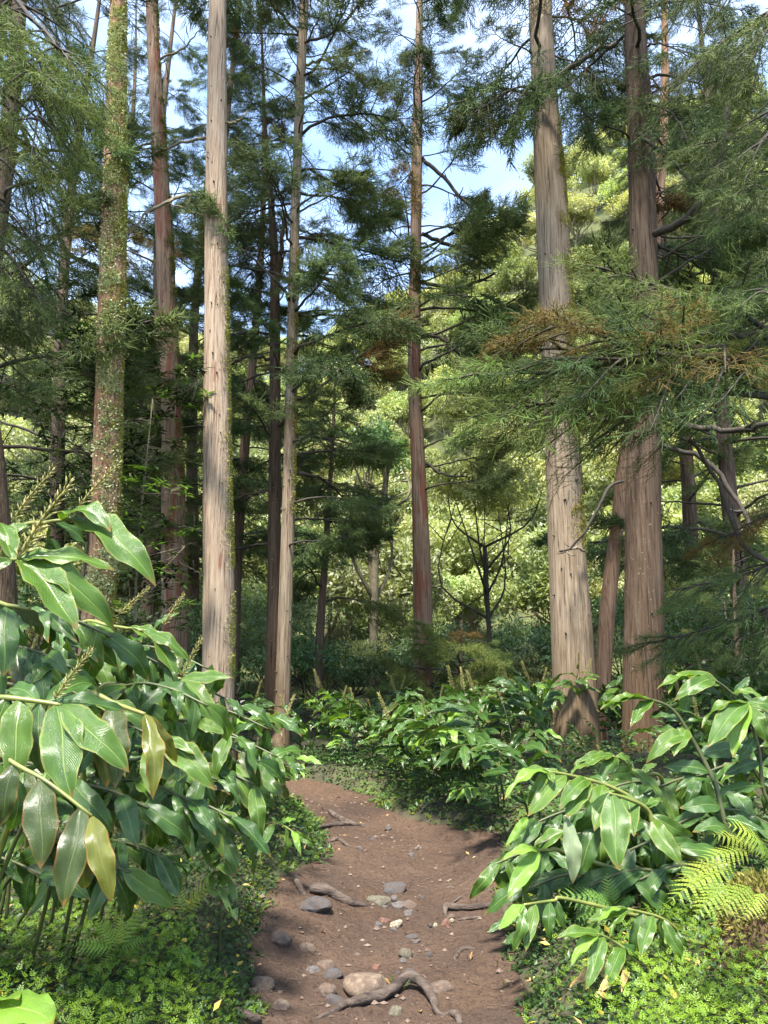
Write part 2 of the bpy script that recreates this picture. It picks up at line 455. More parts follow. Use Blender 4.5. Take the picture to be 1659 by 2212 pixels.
def mat_bark(name, light, mid, dark, red=(0.150, 0.056, 0.034), red_amt=0.0, moss_amt=0.2, moss_dir=(1, 0, 0), fiss=1.0, low_brown=0.0):
    t = NT(name)
    v = t.coord((1, 1, 0.045)); v2 = t.coord((1, 1, 0.16)); v3 = t.coord((1, 1, 1))
    fib = t.noise(v, 34, 5, 0.6)
    fib2 = t.noise(v2, 13, 4, 0.6)
    col = t.ramp(fib, [(0.30, dark), (0.45, mid), (0.62, light)])
    col = t.mix(t.ramp(fib2, [(0.38, 0.75), (0.60, 0.0)]), col, mid)
    if low_brown:
        sx = t.n('ShaderNodeSeparateXYZ'); t.l(v3, sx.inputs[0])
        zf = t.math('MULTIPLY_ADD', t.noise(v2, 5, 3), 2.6, t.math('MULTIPLY', sx.outputs['Z'], 1.0))
        col = t.mix(t.math('MULTIPLY', t.ramp(t.math('MULTIPLY', zf, 0.25), [(0.45, 1.0), (0.85, 0.0)]), low_brown), col, (0.105, 0.058, 0.022))
    if red_amt:
        rn = t.noise(t.coord((1, 1, 0.10)), 7, 3, 0.55)
        e = 0.70 - 0.28 * red_amt
        col = t.mix(t.ramp(rn, [(e, 0.0), (e + 0.03, 0.85)]), col, t.mix(fib, red, tuple(min(1, q * 1.7) for q in red)))
    crk = t.noise(t.coord((1, 1, 0.03)), 52, 3, 0.6)
    col = t.mix(t.ramp(crk, [(0.34, 0.8 * fiss), (0.42, 0.0)]), col, tuple(q * 0.35 for q in dark))
    if moss_amt:
        g = t.n('ShaderNodeNewGeometry')
        dp = t.n('ShaderNodeVectorMath', operation='DOT_PRODUCT'); t.l(g.outputs['Normal'], dp.inputs[0]); dp.inputs[1].default_value = moss_dir
        mn = t.math('ADD', t.math('MULTIPLY', dp.outputs['Value'], 0.22), t.noise(t.coord((1, 1, 0.5)), 9, 6, 0.7))
        e = 0.86 - 0.35 * moss_amt
        mm = t.ramp(mn, [(e, 0.0), (e + 0.12, 0.85)])
        col = t.mix(mm, col, t.mix(t.noise(v3, 60, 3), (0.075, 0.080, 0.020), (0.21, 0.20, 0.08)))
    spots = t.noise(v3, 26, 2)
    col = t.mix(t.ramp(spots, [(0.70, 0.0), (0.74, 0.6)]), col, (0.30, 0.30, 0.22))
    h = t.math('ADD', t.math('MULTIPLY', fib, 1.2), t.math('ADD', t.math('MULTIPLY', crk, 1.0), t.math('MULTIPLY', t.noise(v3, 80, 4, 0.7), 0.35)))
    return t.end(t.bsdf(col, 0.85, t.bump(h, 0.9, 0.022), 0.2).outputs[0])
M_BK = {
 'pale': mat_bark('bark_pale', (0.431, 0.339, 0.246), (0.308, 0.223, 0.154), (0.138, 0.083, 0.054), red_amt=0.12, moss_amt=0.18),
 'grey': mat_bark('bark_grey', (0.312, 0.251, 0.180), (0.209, 0.154, 0.104), (0.088, 0.058, 0.036), moss_amt=0.35, low_brown=0.6),
 'brown': mat_bark('bark_brown', (0.112, 0.080, 0.056), (0.072, 0.046, 0.029), (0.025, 0.014, 0.009), moss_amt=0.25, low_brown=0.4),
 'red': mat_bark('bark_red', (0.303, 0.219, 0.153), (0.205, 0.132, 0.087), (0.090, 0.046, 0.029), red_amt=0.58, moss_amt=0.3),
 'mossy': mat_bark('bark_mossy', (0.389, 0.254, 0.164), (0.275, 0.151, 0.088), (0.112, 0.054, 0.030), red_amt=0.25, moss_amt=0.40),
 'far': mat_bark('bark_far', (0.167, 0.118, 0.087), (0.108, 0.071, 0.050), (0.043, 0.026, 0.019), moss_amt=0.15),
}
M_LIMB = mat_simple('limb_bark', [(0.3, (0.022, 0.017, 0.012)), (0.6, (0.048, 0.038, 0.027)), (0.8, (0.08, 0.066, 0.047))], 12, 0.85, 0.4, 60)
M_LIMBP = mat_simple('limb_pale', [(0.3, (0.12, 0.10, 0.06)), (0.6, (0.20, 0.17, 0.11)), (0.8, (0.28, 0.25, 0.16))], 12, 0.85, 0.4, 60)
M_ROOT = mat_simple('root_bark', [(0.30, (0.018, 0.012, 0.009)), (0.44, (0.062, 0.043, 0.032)), (0.68, (0.125, 0.092, 0.070))], 16, 0.75, 1.0, 55, stretch=(0.45, 1.6, 1.6))

def mat_soil():
    t = NT('path_soil')
    v = t.coord()
    col = t.ramp(t.noise(v, 1.1, 6, 0.6), [(0.34, (0.060, 0.036, 0.023)), (0.50, (0.090, 0.054, 0.034)), (0.66, (0.124, 0.076, 0.047))])
    col = t.mix(t.ramp(t.noise(v, 0.75, 3), [(0.52, 0.0), (0.68, 0.6)]), col, (0.135, 0.080, 0.043))
    col = t.mix(t.ramp(t.noise(v, 38, 5, 0.7), [(0.36, 0.75), (0.52, 0.0)]), col, (0.039, 0.020, 0.012))
    col = t.mix(t.ramp(t.noise(v, 95, 2, 0.5), [(0.63, 0.0), (0.70, 0.6)]), col, (0.186, 0.117, 0.075))
    wet = t.noise(v, 1.7, 4)
    ro = t.ramp(wet, [(0.4, 0.62), (0.6, 0.9)])
    h = t.math('ADD', t.math('MULTIPLY', t.noise(v, 14, 6, 0.7), 1.3), t.math('MULTIPLY', t.noise(v, 70, 4, 0.7), 0.5))
    return t.end(t.bsdf(col, ro, t.bump(h, 1.0, 0.05), 0.35).outputs[0])
M_SOIL = mat_soil()
M_FLOOR = mat_simple('forest_floor_soil', [(0.3, (0.028, 0.028, 0.014)), (0.5, (0.050, 0.045, 0.022)), (0.7, (0.063, 0.077, 0.025))], 2.5, 0.95, 0.8, 20)
M_HGRD = mat_simple('hillside_ground', [(0.3, (0.045, 0.055, 0.018)), (0.6, (0.075, 0.085, 0.028)), (0.8, (0.10, 0.10, 0.045))], 0.6, 0.95, 0.6, 5)
def mat_rock(name, a, b, c, moss=None):
    t = NT(name); v = t.coord()
    col = t.ramp(t.noise(v, 7, 6, 0.65), [(0.3, a), (0.52, b), (0.7, c)])
    col = t.mix(t.ramp(t.noise(v, 42, 3), [(0.62, 0.0), (0.70, 0.5)]), col, tuple(min(0.6, x * 1.8) for x in c))
    # mud film lying over the stone
    col = t.mix(t.ramp(t.noise(v, 3.2, 4), [(0.42, 0.0), (0.60, 0.75)]), col, (0.085, 0.056, 0.040))
    if moss: col = t.mix(t.ramp(t.noise(v, 5, 4), [(0.5, 0.0), (0.65, 0.6)]), col, moss)
    h = t.math('ADD', t.noise(v, 18, 6, 0.7), t.math('MULTIPLY', t.noise(v, 90, 3), 0.4))
    return t.end(t.bsdf(col, 0.7, t.bump(h, 0.7, 0.02), 0.4).outputs[0])
M_RK = {
 'grey': mat_rock('rock_grey', (0.085, 0.080, 0.078), (0.14, 0.13, 0.125), (0.21, 0.195, 0.18)),
 'dark': mat_rock('rock_dark', (0.045, 0.043, 0.045), (0.08, 0.076, 0.076), (0.13, 0.12, 0.115)),
 'tan': mat_rock('rock_tan', (0.15, 0.105, 0.07), (0.22, 0.16, 0.11), (0.29, 0.22, 0.155)),
 'brown': mat_rock('rock_brown', (0.10, 0.068, 0.05), (0.155, 0.110, 0.08), (0.21, 0.155, 0.12)),
 'red': mat_rock('rock_red', (0.17, 0.075, 0.05), (0.25, 0.115, 0.08), (0.31, 0.18, 0.13)),
 'cream': mat_rock('rock_cream', (0.32, 0.26, 0.17), (0.43, 0.37, 0.25), (0.50, 0.45, 0.34)),
 'olive': mat_rock('rock_olive', (0.10, 0.092, 0.060), (0.155, 0.142, 0.10), (0.22, 0.20, 0.145), moss=(0.09, 0.10, 0.045)),
}

# ================================================================== GROUND
def grid(xs, ys, zf):
    X, Y = np.meshgrid(xs, ys)
    Z = zf(X, Y)
    V = np.stack([X, Y, Z], -1).reshape(-1, 3)
    n, m = len(ys), len(xs)
    i, j = np.meshgrid(np.arange(n - 1), np.arange(m - 1), indexing='ij')
    F = np.stack([i * m + j, i * m + j + 1, (i + 1) * m + j + 1, (i + 1) * m + j], -1).reshape(-1, 4)
    return V, F
def floor_z(X, Y):
    xl, xr = path_edges(Y)
    ins = np.minimum(X - xl, xr - X)
    return H(X, Y) - 0.10 * sm(ins / 0.14)
xs = np.concatenate([-np.geomspace(130, 5.2, 26), np.arange(-5, 5.01, 0.07), np.geomspace(5.2, 130, 26)])
ys = np.concatenate([np.arange(-40, -1, 3.0), np.arange(-1, 1, 0.4), np.arange(1.0, 10.5, 0.07), np.arange(10.6, 22.01, 0.3)])
V, F = grid(xs, ys, floor_z)
o = link('forest_floor', mesh('forest_floor', V, [F], mats=[M_FLOOR])); o['kind'] = 'structure'
ys2 = np.concatenate([[ys[-1]], np.arange(22.6, 72, 0.7), np.geomspace(73, 420, 24)])
V, F = grid(np.concatenate([-np.geomspace(400, 42, 22), np.arange(-40, 40.1, 1.0), np.geomspace(42, 400, 22)]), ys2, H)
o = link('hillside', mesh('hillside', V, [F], mats=[M_HGRD])); o['kind'] = 'structure'

# the trodden path: its own sheet between its two edges
yy = np.arange(0.6, 11.2, 0.026)
uu = np.linspace(-1.06, 1.06, 74)
el, er = path_edges(yy)
X = (el + er)[:, None] / 2 + (er - el)[:, None] / 2 * uu[None, :]
Y = np.repeat(yy[:, None], len(uu), 1)
Z = H(X, Y) + 0.052 * fbm(X * 6, Y * 6, 91, 4, 0.55) + 0.018 * fbm(X * 22, Y * 22, 97, 3, 0.6)
Z = Z - 0.09 * sm((np.abs(uu)[None, :] - 0.93) / 0.13)
n, m = X.shape
i, j = np.meshgrid(np.arange(n - 1), np.arange(m - 1), indexing='ij')
F = np.stack([i * m + j, i * m + j + 1, (i + 1) * m + j + 1, (i + 1) * m + j], -1).reshape(-1, 4)
o = link('path', mesh('path', np.stack([X, Y, Z], -1).reshape(-1, 3), [F], mats=[M_SOIL])); o['kind'] = 'structure'
def PZ(x, y):
    return float(H(x, y) + 0.052 * fbm(np.array(x) * 6, np.array(y) * 6, 91, 4, 0.55))

# ================================================================== CEDAR BRANCH KIT
def strands_mesh(p0, d, l, bend, core=0.0021, nlen=0.0080, nn=13, tint=None, r=rng):
    n = len(p0); l = np.asarray(l)[:, None]
    pm = p0 + d * l * 0.55; pt = p0 + d * l + bend * l * 0.42
    s1 = nrmz(np.cross(d, rdir(n, r))); s2 = np.cross(d, s1)
    V, Q, T = [], [], []
    for k, (p, rr) in enumerate(((p0, core), (pm, core))):
        for th in (0, 2.094, 4.189):
            V.append(p + (math.cos(th) * s1 + math.sin(th) * s2) * rr)
    V.append(pt)
    V = np.stack(V, 1)                                  # n,7,3
    b = (np.arange(n) * 7)[:, None]
    q = np.concatenate([b + np.array([[k, (k + 1) % 3, 3 + (k + 1) % 3, 3 + k]]) for k in range(3)])
    t3 = np.concatenate([b + np.array([[3 + k, 3 + (k + 1) % 3, 6]]) for k in range(3)])
    mb = MB()
    tv = r.uniform(0, 1, n) if tint is None else tint
    mb.add(V.reshape(-1, 3), [q, t3], tint=np.repeat(tv, 7))
    tt = np.tile(np.linspace(0.06, 0.97, nn), n) + r.uniform(-0.03, 0.03, n * nn)
    R = np.repeat(np.arange(n), nn)
    tt = np.clip(tt, 0, 1)[:, None]
    pos = (1 - tt) ** 2 * p0[R] + 2 * tt * (1 - tt) * pm[R] + tt ** 2 * pt[R]
    dd = nrmz(pt - p0)[R]
    side = nrmz(np.cross(dd, rdir(n * nn, r)))
    ax = nrmz(dd * 0.75 + side * 0.8)
    wd = nrmz(np.cross(ax, rdir(n * nn, r)))
    nl = nlen * r.uniform(0.7, 1.3, (n * nn, 1))
    NV = np.stack([pos + wd * nlen * 0.13, pos - wd * nlen * 0.13, pos + ax * nl], 1).reshape(-1, 3)
    mb.add(NV, [np.arange(len(NV)).reshape(-1, 3)], tint=np.repeat(np.clip(tv[R] + r.uniform(-0.15, 0.25, n * nn), 0, 1), 3))
    return mb
def cedar_branch(seed, droop=0.25, up=0.12, ntw=14, spread=1.0, start=0.28, nst=7, fine=False):
    r = np.random.default_rng(seed)
    t = np.linspace(0, 1, 12)
    limb = np.stack([t, 0.05 * np.sin(t * 4 + seed), up * t * 1.5 - droop * t ** 2 + 0.12 * t ** 5], -1)
    limb += r.normal(0, 0.006, limb.shape); limb[0] = 0
    mb = MB()
    V, Fs, uv = tube(limb, 0.012 * (1 - t) ** 0.8 + 0.0022, 6); mb.add(V, Fs, uv)
    P0, D, Ln, B, TT = [], [], [], [], []
    for k in range(ntw + 1):
        tk = start + (1 - start) * (k + r.uniform(0, 0.7)) / ntw if k < ntw else 0.97
        tk = min(tk, 0.985)
        i = tk * 11; i0 = int(i); p = limb[i0] + (limb[min(i0 + 1, 11)] - limb[i0]) * (i - i0)
        tan = unit(limb[min(i0 + 1, 11)] - limb[i0])
        sgn = (1 if k % 2 else -1) if k < ntw else 0
        ang = r.uniform(0.55, 1.1)
        d = unit(tan * math.cos(ang * abs(sgn)) + np.array([0, 1, 0]) * sgn * math.sin(ang) * spread + np.array([0, 0, r.uniform(-0.55, 0.35)]))
        tl = (0.40 * (1.12 - tk) + 0.12) * r.uniform(0.75, 1.25)
        q = np.linspace(0, 1, 6)[:, None]
        tw = p + d * tl * q + np.array([0, 0, -1]) * tl * 0.42 * q ** 2 + np.array([0, 0, 1]) * tl * 0.2 * q ** 4
        V, Fs, uv = tube(tw, np.linspace(0.0055, 0.0015, 6), 4, cap=False); mb.add(V, Fs, uv)
        ns = 12 if fine else 10
        for s in range(ns):
            f = 0.22 + 0.78 * (s + r.uniform(0, 0.6)) / ns
            f = min(f, 0.99); ii = f * 5; j0 = int(ii); sp_ = tw[j0] + (tw[min(j0 + 1, 5)] - tw[j0]) * (ii - j0)
            tn = unit(tw[min(j0 + 1, 5)] - tw[j0])
            lat = unit(np.cross(tn, [0, 0, 1])) * (1 if s % 2 else -1)
            sd = unit(tn * 0.75 + lat * r.uniform(0.3, 0.8) + np.array([0, 0, r.uniform(-0.35, 0.2)]))
            sl = tl * r.uniform(0.20, 0.36) * (1.15 - 0.5 * f) + 0.03
            base_t = r.uniform(0.0, 0.75)
            for c in range(nst + 1):
                g = c / (nst + 0.01)
                pp = sp_ + sd * sl * g * 0.9
                dv = unit(sd * 0.8 + rdir(1, r)[0] * 0.75 + np.array([0, 0, -0.10]))
                P0.append(pp); D.append(dv); Ln.append(r.uniform(0.06, 0.12) * (1.15 - 0.4 * tk) * (0.62 if fine else 1)); 
                B.append(np.array([0, 0, r.uniform(-0.5, 0.35)]) + tan * 0.25); TT.append(min(1, base_t + r.uniform(0, 0.3)))
    fol = strands_mesh(np.array(P0), np.array(D), np.array(Ln), np.array(B), tint=np.array(TT), r=r, core=0.0010 if fine else 0.0025, nlen=0.0043 if fine else 0.0090, nn=14)
    return mb, fol
BR = []
for k, kw in enumerate((dict(droop=0.32, up=0.14), dict(droop=0.50, up=0.20), dict(droop=0.18, up=0.10, start=0.40),
                        dict(droop=0.40, up=0.26, ntw=12), dict(droop=0.62, up=0.16, ntw=15, start=0.36), dict(droop=0.10, up=0.22, start=0.5, ntw=12))):
    mb, fol = cedar_branch(40 + k, **kw)
    limb = mb.build('branch', M_LIMB)
    f1 = fol.build('foliage', M_CED); f2 = f1.copy(); f2.materials.clear(); f2.materials.append(M_CEDL)
    f3 = f1.copy(); f3.materials.clear(); f3.materials.append(M_CEDO)
    BR.append((limb, f1, f2, f3))
BRN = []
for k, kw in enumerate((dict(droop=0.30, up=0.14, ntw=16), dict(droop=0.45, up=0.20, ntw=15), dict(droop=0.16, up=0.12, ntw=16, start=0.36), dict(droop=0.60, up=0.18, ntw=16, start=0.32))):
    mb, fol = cedar_branch(80 + k, nst=9, fine=True, **kw)
    limb = mb.build('branch', M_LIMB)
    f1 = fol.build('foliage', M_CED); f2 = f1.copy(); f2.materials.clear(); f2.materials.append(M_CEDL)
    f3 = f1.copy(); f3.materials.clear(); f3.materials.append(M_CEDO)
    BRN.append((limb, f1, f2, f3))
def add_branch(root, base, tip, v=None, tone=0, roll=0.0, girth=1.0, near=False):
    """a cedar bough from base to about tip, world places"""
    base = np.asarray(base, float); tip = np.asarray(tip, float)
    v = random.randrange(6) if v is None else v
    d = tip - base; Ln = float(np.linalg.norm(d))
    up = np.array([random.uniform(-.25, .25) + roll, random.uniform(-.25, .25), 1.0])
    o0 = np.array(root.location)
    M = frame(base - o0, d, up, Ln, Ln * random.uniform(0.85, 1.2), Ln)
    K = BRN if near else BR
    v = v % len(K)
    b = link('branch', K[v][0], root, M)
    f = link('foliage', K[v][1 + tone], b); f['kind'] = 'stuff'
    return b

# ------------------------------------------------------------------ trunks
def trunk_mesh(pts, rads, sides=30, seed=0, ridge=0.018, flare=0.25, mat=None, step=0.11, ecc=0.05):
    pts = np.asarray(pts, float)
    o = pts[0].copy()
    ln = np.linalg.norm(np.diff(pts, axis=0), axis=1).sum()
    n = int(max(12, ln / step))
    line = smooth_line(np.c_[pts - o, rads], n)
    C, R = line[:, :3], np.maximum(line[:, 3], 0.01)
    z = C[:, 2]
    th = np.linspace(0, 2 * np.pi, sides, endpoint=False)
    T, Zz = np.meshgrid(th, z)
    cx, sx = np.cos(T) * 2.2 + 10, np.sin(T) * 2.2 + 10
    rg = fbm(cx * 2.2 + Zz * 0.05, sx * 2.2 + Zz * 0.11, seed + 3, 3, 0.7) * ridge * 1.1
    lob = fbm(cx * 0.5, sx * 0.5 + Zz * 0.10, seed + 9, 2) * ecc * 2
    lump = fbm(cx + Zz * 0.7, sx + Zz * 0.9, seed + 29, 3) * 0.05
    fl = flare * np.exp(-np.maximum(Zz, 0) / 0.32) * (0.7 + 1.2 * np.maximum(0, np.sin(T * 3 + seed) * 0.5 + fbm(cx, sx, seed + 41, 2)))
    RR = R[:, None] * (1 + lob + lump + fl) + rg
    V = np.stack([C[:, 0:1] + RR * np.cos(T), C[:, 1:2] + RR * np.sin(T), np.repeat(C[:, 2:3], sides, 1)], -1).reshape(-1, 3)
    i, j = np.meshgrid(np.arange(n - 1), np.arange(sides), indexing='ij'); j2 = (j + 1) % sides
    F = np.stack([i * sides + j, i * sides + j2, (i + 1) * sides + j2, (i + 1) * sides + j], -1).reshape(-1, 4)
    k = np.arange(sides)
    V = np.vstack([V, C[-1]])
    F3 = np.stack([(n - 1) * sides + k, (n - 1) * sides + (k + 1) % sides, np.full(sides, n * sides)], -1)
    return mesh('trunk', V, [F, F3], mats=[mat]), o, line

def pix_trunk(d, rows, top_z=19.0, base_drop=0.15):
    """rows: (py, left, right) photo columns of the trunk's edges, low to high; continues to the ground and past the frame's top"""
    pts, rr = [], []
    for (py, a, b) in rows:
        pts.append(P((a + b) / 2, py, d)); rr.append((b - a) / 2 * PXM((a + b) / 2, py, d))
    p0, p1 = pts[0], pts[1]
    gz = float(H(p0[0], p0[1])) - base_drop
    if p0[2] > gz + 0.05:
        k = (p0[2] - gz) / (p1[2] - p0[2])
        pts.insert(0, p0 - (p1 - p0) * min(k, 0.9) * np.array([1, 1, 0]) - np.array([0, 0, p0[2] - gz])); rr.insert(0, rr[0] * 1.06)
    q0, q1 = pts[-2], pts[-1]
    if top_z > q1[2] + 1:
        dz = top_z - q1[2]
        sl = (q1 - q0) / (q1[2] - q0[2])
        pts.append(q1 + sl * dz * 0.5 * np.array([.6, .6, 1]) ); rr.append(rr[-1] * 0.62)
        pts.append(q1 + sl * dz * np.array([.6, .6, 1])); rr.append(0.02)
    return pts, rr
def at_z(line, o, z):
    k = int(np.argmin(np.abs(line[:, 2] + o[2] - z)))
    return line[k, :3] + o, line[k, 3]

def stub_mesh(line, o, n, seed, zlo, zhi, size=1.0, front=True):
    r = np.random.default_rng(seed); mb = MB()
    for k in range(n):
        z = r.uniform(zlo, zhi); c, R = at_z(line, o, z)
        th = r.uniform(-np.pi * 0.98, -0.02) if front else r.uniform(0, 6.28)
        d = unit([math.cos(th), math.sin(th), r.uniform(0.0, 0.5)])
        p = c - o + d * R * 0.85 + np.array([0, 0, 0])
        ln = R * 0.15 + r.uniform(0.015, 0.05) * size
        V, F, uv = tube([p, p + d * ln * 0.6, p + d * ln], [0.019 * size * r.uniform(.5, 1.3), 0.013 * size, 0.007 * size], 5); mb.add(V, F, uv)
    return mb.build('knots', M_LIMB)
def dead_branch(root, pix, r0=0.02, r1=0.006, mat=None):
    pts = smooth_line([P(*q) for q in pix], 14) - np.array(root.location)
    pts[1:-1] += rng.normal(0, 0.012, (12, 3))
    mb = MB(); V, F, uv = tube(pts, np.linspace(r0, r1, 14), 6, 0.2); mb.add(V, F, uv)
    n = rng.integers(1, 4)
    for k in range(n):
        i = rng.integers(5, 12); d = unit(unit(pts[i] - pts[i - 1]) * 0.6 + rdir(1)[0] * 0.8)
        q = np.array([pts[i], pts[i] + d * 0.12, pts[i] + d * 0.2 + np.array([0, 0, 0.03])])
        V, F, uv = tube(q, [r1, r1 * 0.7, r1 * 0.4], 4); mb.add(V, F, uv)
    return link('dead_branch', mb.build('dead_branch', mat or M_LIMBP), root)

def cedar(name, label, d, rows, bark, top_z=20, sides=30, seed=0, group=None, ridge=0.016, flare=0.22):
    pts, rr = pix_trunk(d, rows, top_z)
    me, o, line = trunk_mesh(pts, rr, sides, seed, ridge, flare, M_BK[bark])
    root = thing(name, label, 'tree', o, group)
    link('trunk', me, root)
    return root, o, line
def boughs(root, o, line, z0, z1, n, L0, L1, az=(0, 360), elev=(-0.15, 0.35), tone=0, jit=0.25):
    for k in range(n):
        z = z0 + (z1 - z0) * (k + random.random()) / n
        c, R = at_z(line, o, z)
        f = (z - z0) / max(0.1, z1 - z0)
        a = rad(az[0] + (az[1] - az[0]) * ((k * 0.618 + random.uniform(0, 0.15)) % 1.0))
        Ln = (L0 + (L1 - L0) * f) * random.uniform(1 - jit, 1 + jit)
        dirv = unit([math.cos(a), math.sin(a), random.uniform(*elev)])
        add_branch(root, c + dirv * R * 0.6, c + dirv * Ln, tone=tone if random.random() > 0.03 else 2)

# --- the front trunks
t1, o1, l1 = cedar('cedar_tree', 'slim reddish cedar trunk thickly spotted with pale lichen, behind the tall left ginger', 9.0,
    [(1310, 180, 244), (1200, 194, 256), (900, 205, 263), (600, 216, 270), (300, 228, 272), (0, 240, 272)], 'mossy', 19, seed=3, ridge=0.024)
t2, o2, l2 = cedar('cedar_tree', 'cedar trunk with a long red strip of peeled bark, second from the left', 12.0,
    [(1420, 352, 408), (1200, 349, 404), (900, 350, 392), (500, 336, 372), (0, 315, 339)], 'red', 21, seed=5)
t3, o3, l3 = cedar('cedar_tree', 'straight pale bare cedar trunk with small knots, third from the left', 10.0,
    [(1540, 436, 505), (1300, 439, 506), (1000, 439, 499), (700, 442, 494), (500, 443, 492), (200, 448, 490), (0, 452, 489)], 'pale', 20, seed=7, ridge=0.020)
t4, o4, l4 = cedar('cedar_tree', 'pale slender cedar rising at the left edge where the path ends', 11.0,
    [(1640, 566, 624), (1560, 590, 626), (1400, 598, 629), (1100, 609, 637), (800, 618, 641), (400, 630, 650), (0, 648, 667)], 'grey', 17, seed=11, sides=26, flare=0.3)
t4b, o4b, l4b = cedar('cedar_tree', 'brown cedar trunk that forks, close behind the pale slender one', 11.6,
    [(1600, 567, 606), (1300, 577, 606), (1000, 580, 607), (700, 583, 605), (560, 584, 602), (400, 577, 589), (280, 569, 577)], 'brown', 13, seed=13, sides=26)
t5, o5, l5 = cedar('cedar_tree', 'cedar trunk with red peeled streaks standing alone in the ginger thicket', 14.5,
    [(1600, 892, 932), (1500, 893, 932), (1300, 893, 934), (1000, 888, 919), (800, 881, 909), (500, 887, 910), (300, 890, 912), (0, 900, 913)], 'red', 21, seed=17, sides=26)
t6, o6, l6 = cedar('cedar_tree', 'thickest pale cedar trunk, rising behind the right foreground ginger', 10.6,
    [(1660, 1196, 1299), (1500, 1194, 1290), (1350, 1190, 1279), (1200, 1185, 1266), (1000, 1179, 1254), (800, 1171, 1243), (600, 1164, 1235), (400, 1156, 1221), (200, 1149, 1203), (0, 1142, 1190)], 'grey', 20, seed=19, sides=40, ridge=0.022, flare=0.08)
t7, o7, l7 = cedar('cedar_tree', 'dark brown cedar trunk with ribbed bark beside the thickest pale trunk', 10.0,
    [(1690, 1344, 1436), (1500, 1346, 1434), (1300, 1350, 1434), (1100, 1352, 1428), (900, 1358, 1428), (700, 1361, 1425), (500, 1360, 1418), (300, 1357, 1413), (100, 1351, 1396), (0, 1350, 1390)], 'brown', 20, seed=23, sides=38, ridge=0.026, flare=0.08)
t8, o8, l8 = cedar('cedar_tree', 'leaning cedar trunk half hidden between the two big right trunks', 12.8,
    [(1540, 1281, 1314), (1300, 1298, 1330), (1100, 1324, 1350), (1000, 1334, 1358), (700, 1388, 1408), (400, 1418, 1436), (200, 1428, 1444)], 'mossy', 18, seed=29, sides=24)
t0, o0, l0 = cedar('cedar_tree', 'dark brown cedar trunk at the very left edge above the ginger', 6.5,
    [(1500, -38, 40), (1250, -50, 30), (1000, -66, 6), (600, -95, -30)], 'brown', 18, seed=31, sides=24)

# dead limbs and knots on the front trunks
for (rt, oo, ll, n, zl, zh, sz) in ((t3, o3, l3, 46, 1.0, 11.5, 0.8), (t1, o1, l1, 14, 2.0, 10, 0.9), (t2, o2, l2, 26, 1.5, 13, 0.9), (t5, o5, l5, 26, 1.0, 14, 0.9),
                                (t4, o4, l4, 40, 0.6, 9, 0.8), (t6, o6, l6, 30, 0.6, 11, 1.0), (t7, o7, l7, 14, 1.0, 10, 1.2)):
    k = link('knots', stub_mesh(ll, oo, n, 100 + n, zl, zh, sz), rt); k['kind'] = 'stuff'
dead_branch(t3, [(441, 422, 10), (385, 425, 9.9), (325, 455, 9.8), (288, 492, 9.7)], 0.030, 0.014)
dead_branch(t3, [(443, 297, 10), (400, 305, 10.2), (340, 330, 10.4), (275, 345, 10.5)], 0.026, 0.012)
dead_branch(t3, [(443, 468, 10), (400, 452, 10), (360, 438, 10)], 0.018, 0.008)
dead_branch(t3, [(490, 264, 10), (508, 266, 9.9), (522, 256, 9.8), (534, 238, 9.8)], 0.022, 0.006)
dead_branch(t3, [(440, 1238, 10), (410, 1228, 9.9), (375, 1205, 9.8)], 0.012, 0.005)
dead_branch(t3, [(440, 1148, 10), (415, 1143, 9.9), (392, 1138, 9.8)], 0.012, 0.005)
dead_branch(t2, [(335, 305, 12), (300, 318, 12), (270, 350, 12)], 0.03, 0.01)
dead_branch(t2, [(345, 130, 12), (400, 100, 12), (435, 60, 12)], 0.025, 0.006)
dead_branch(t2, [(352, 790, 12), (310, 770, 12), (270, 788, 12)], 0.03, 0.012)
dead_branch(t4b, [(583, 722, 11.6), (540, 718, 11.6), (496, 722, 11.6)], 0.03, 0.012, M_LIMB)
dead_branch(t4b, [(583, 775, 11.6), (535, 772, 11.6), (500, 786, 11.6)], 0.035, 0.02, M_LIMB)
dead_branch(t4b, [(592, 640, 11.6), (600, 600, 11.6), (606, 560, 11.6), (612, 470, 11.6)], 0.06, 0.03, M_BK['brown'])
dead_branch(t4, [(650, 75, 11), (620, 45, 10.8), (598, 15, 10.6), (580, -15, 10.5)], 0.03, 0.022)
dead_branch(t4, [(655, 140, 11), (720, 125, 11), (800, 108, 11)], 0.03, 0.012)
dead_branch(t4, [(655, 95, 11), (720, 70, 11), (770, 20, 11), (785, -10, 11)], 0.03, 0.015, M_LIMB)
dead_branch(t5, [(912, 505, 14.5), (960, 525, 14.4), (1010, 548, 14.3), (1060, 580, 14.2)], 0.05, 0.025, M_LIMB)
dead_branch(t5, [(912, 610, 14.5), (980, 622, 14.4), (1030, 610, 14.3), (1070, 590, 14.2)], 0.045, 0.02, M_LIMB)
dead_branch(t5, [(911, 340, 14.5), (950, 375, 14.4), (1000, 430, 14.3), (1040, 470, 14.2)], 0.05, 0.02, M_LIMB)
dead_branch(t5, [(908, 720, 14.5), (960, 735, 14.3), (1000, 775, 14.2)], 0.04, 0.02, M_LIMB)
dead_branch(t5, [(918, 1000, 14.5), (960, 1025, 14.3), (1010, 1030, 14.2)], 0.04, 0.015, M_LIMB)
dead_branch(t6, [(1262, 1190, 10.3), (1235, 1185, 10.0), (1212, 1192, 10.0)], 0.02, 0.012)
dead_branch(t7, [(1345, 1040, 9.8), (1310, 1060, 9.7), (1270, 1140, 9.7), (1235, 1180, 9.8), (1208, 1192, 9.9)], 0.026, 0.010, M_LIMB)
dead_branch(t6, [(1165, 208, 10.3), (1195, 178, 10.1), (1260, 128, 9.9), (1330, 92, 9.8)], 0.055, 0.03, M_LIMB)
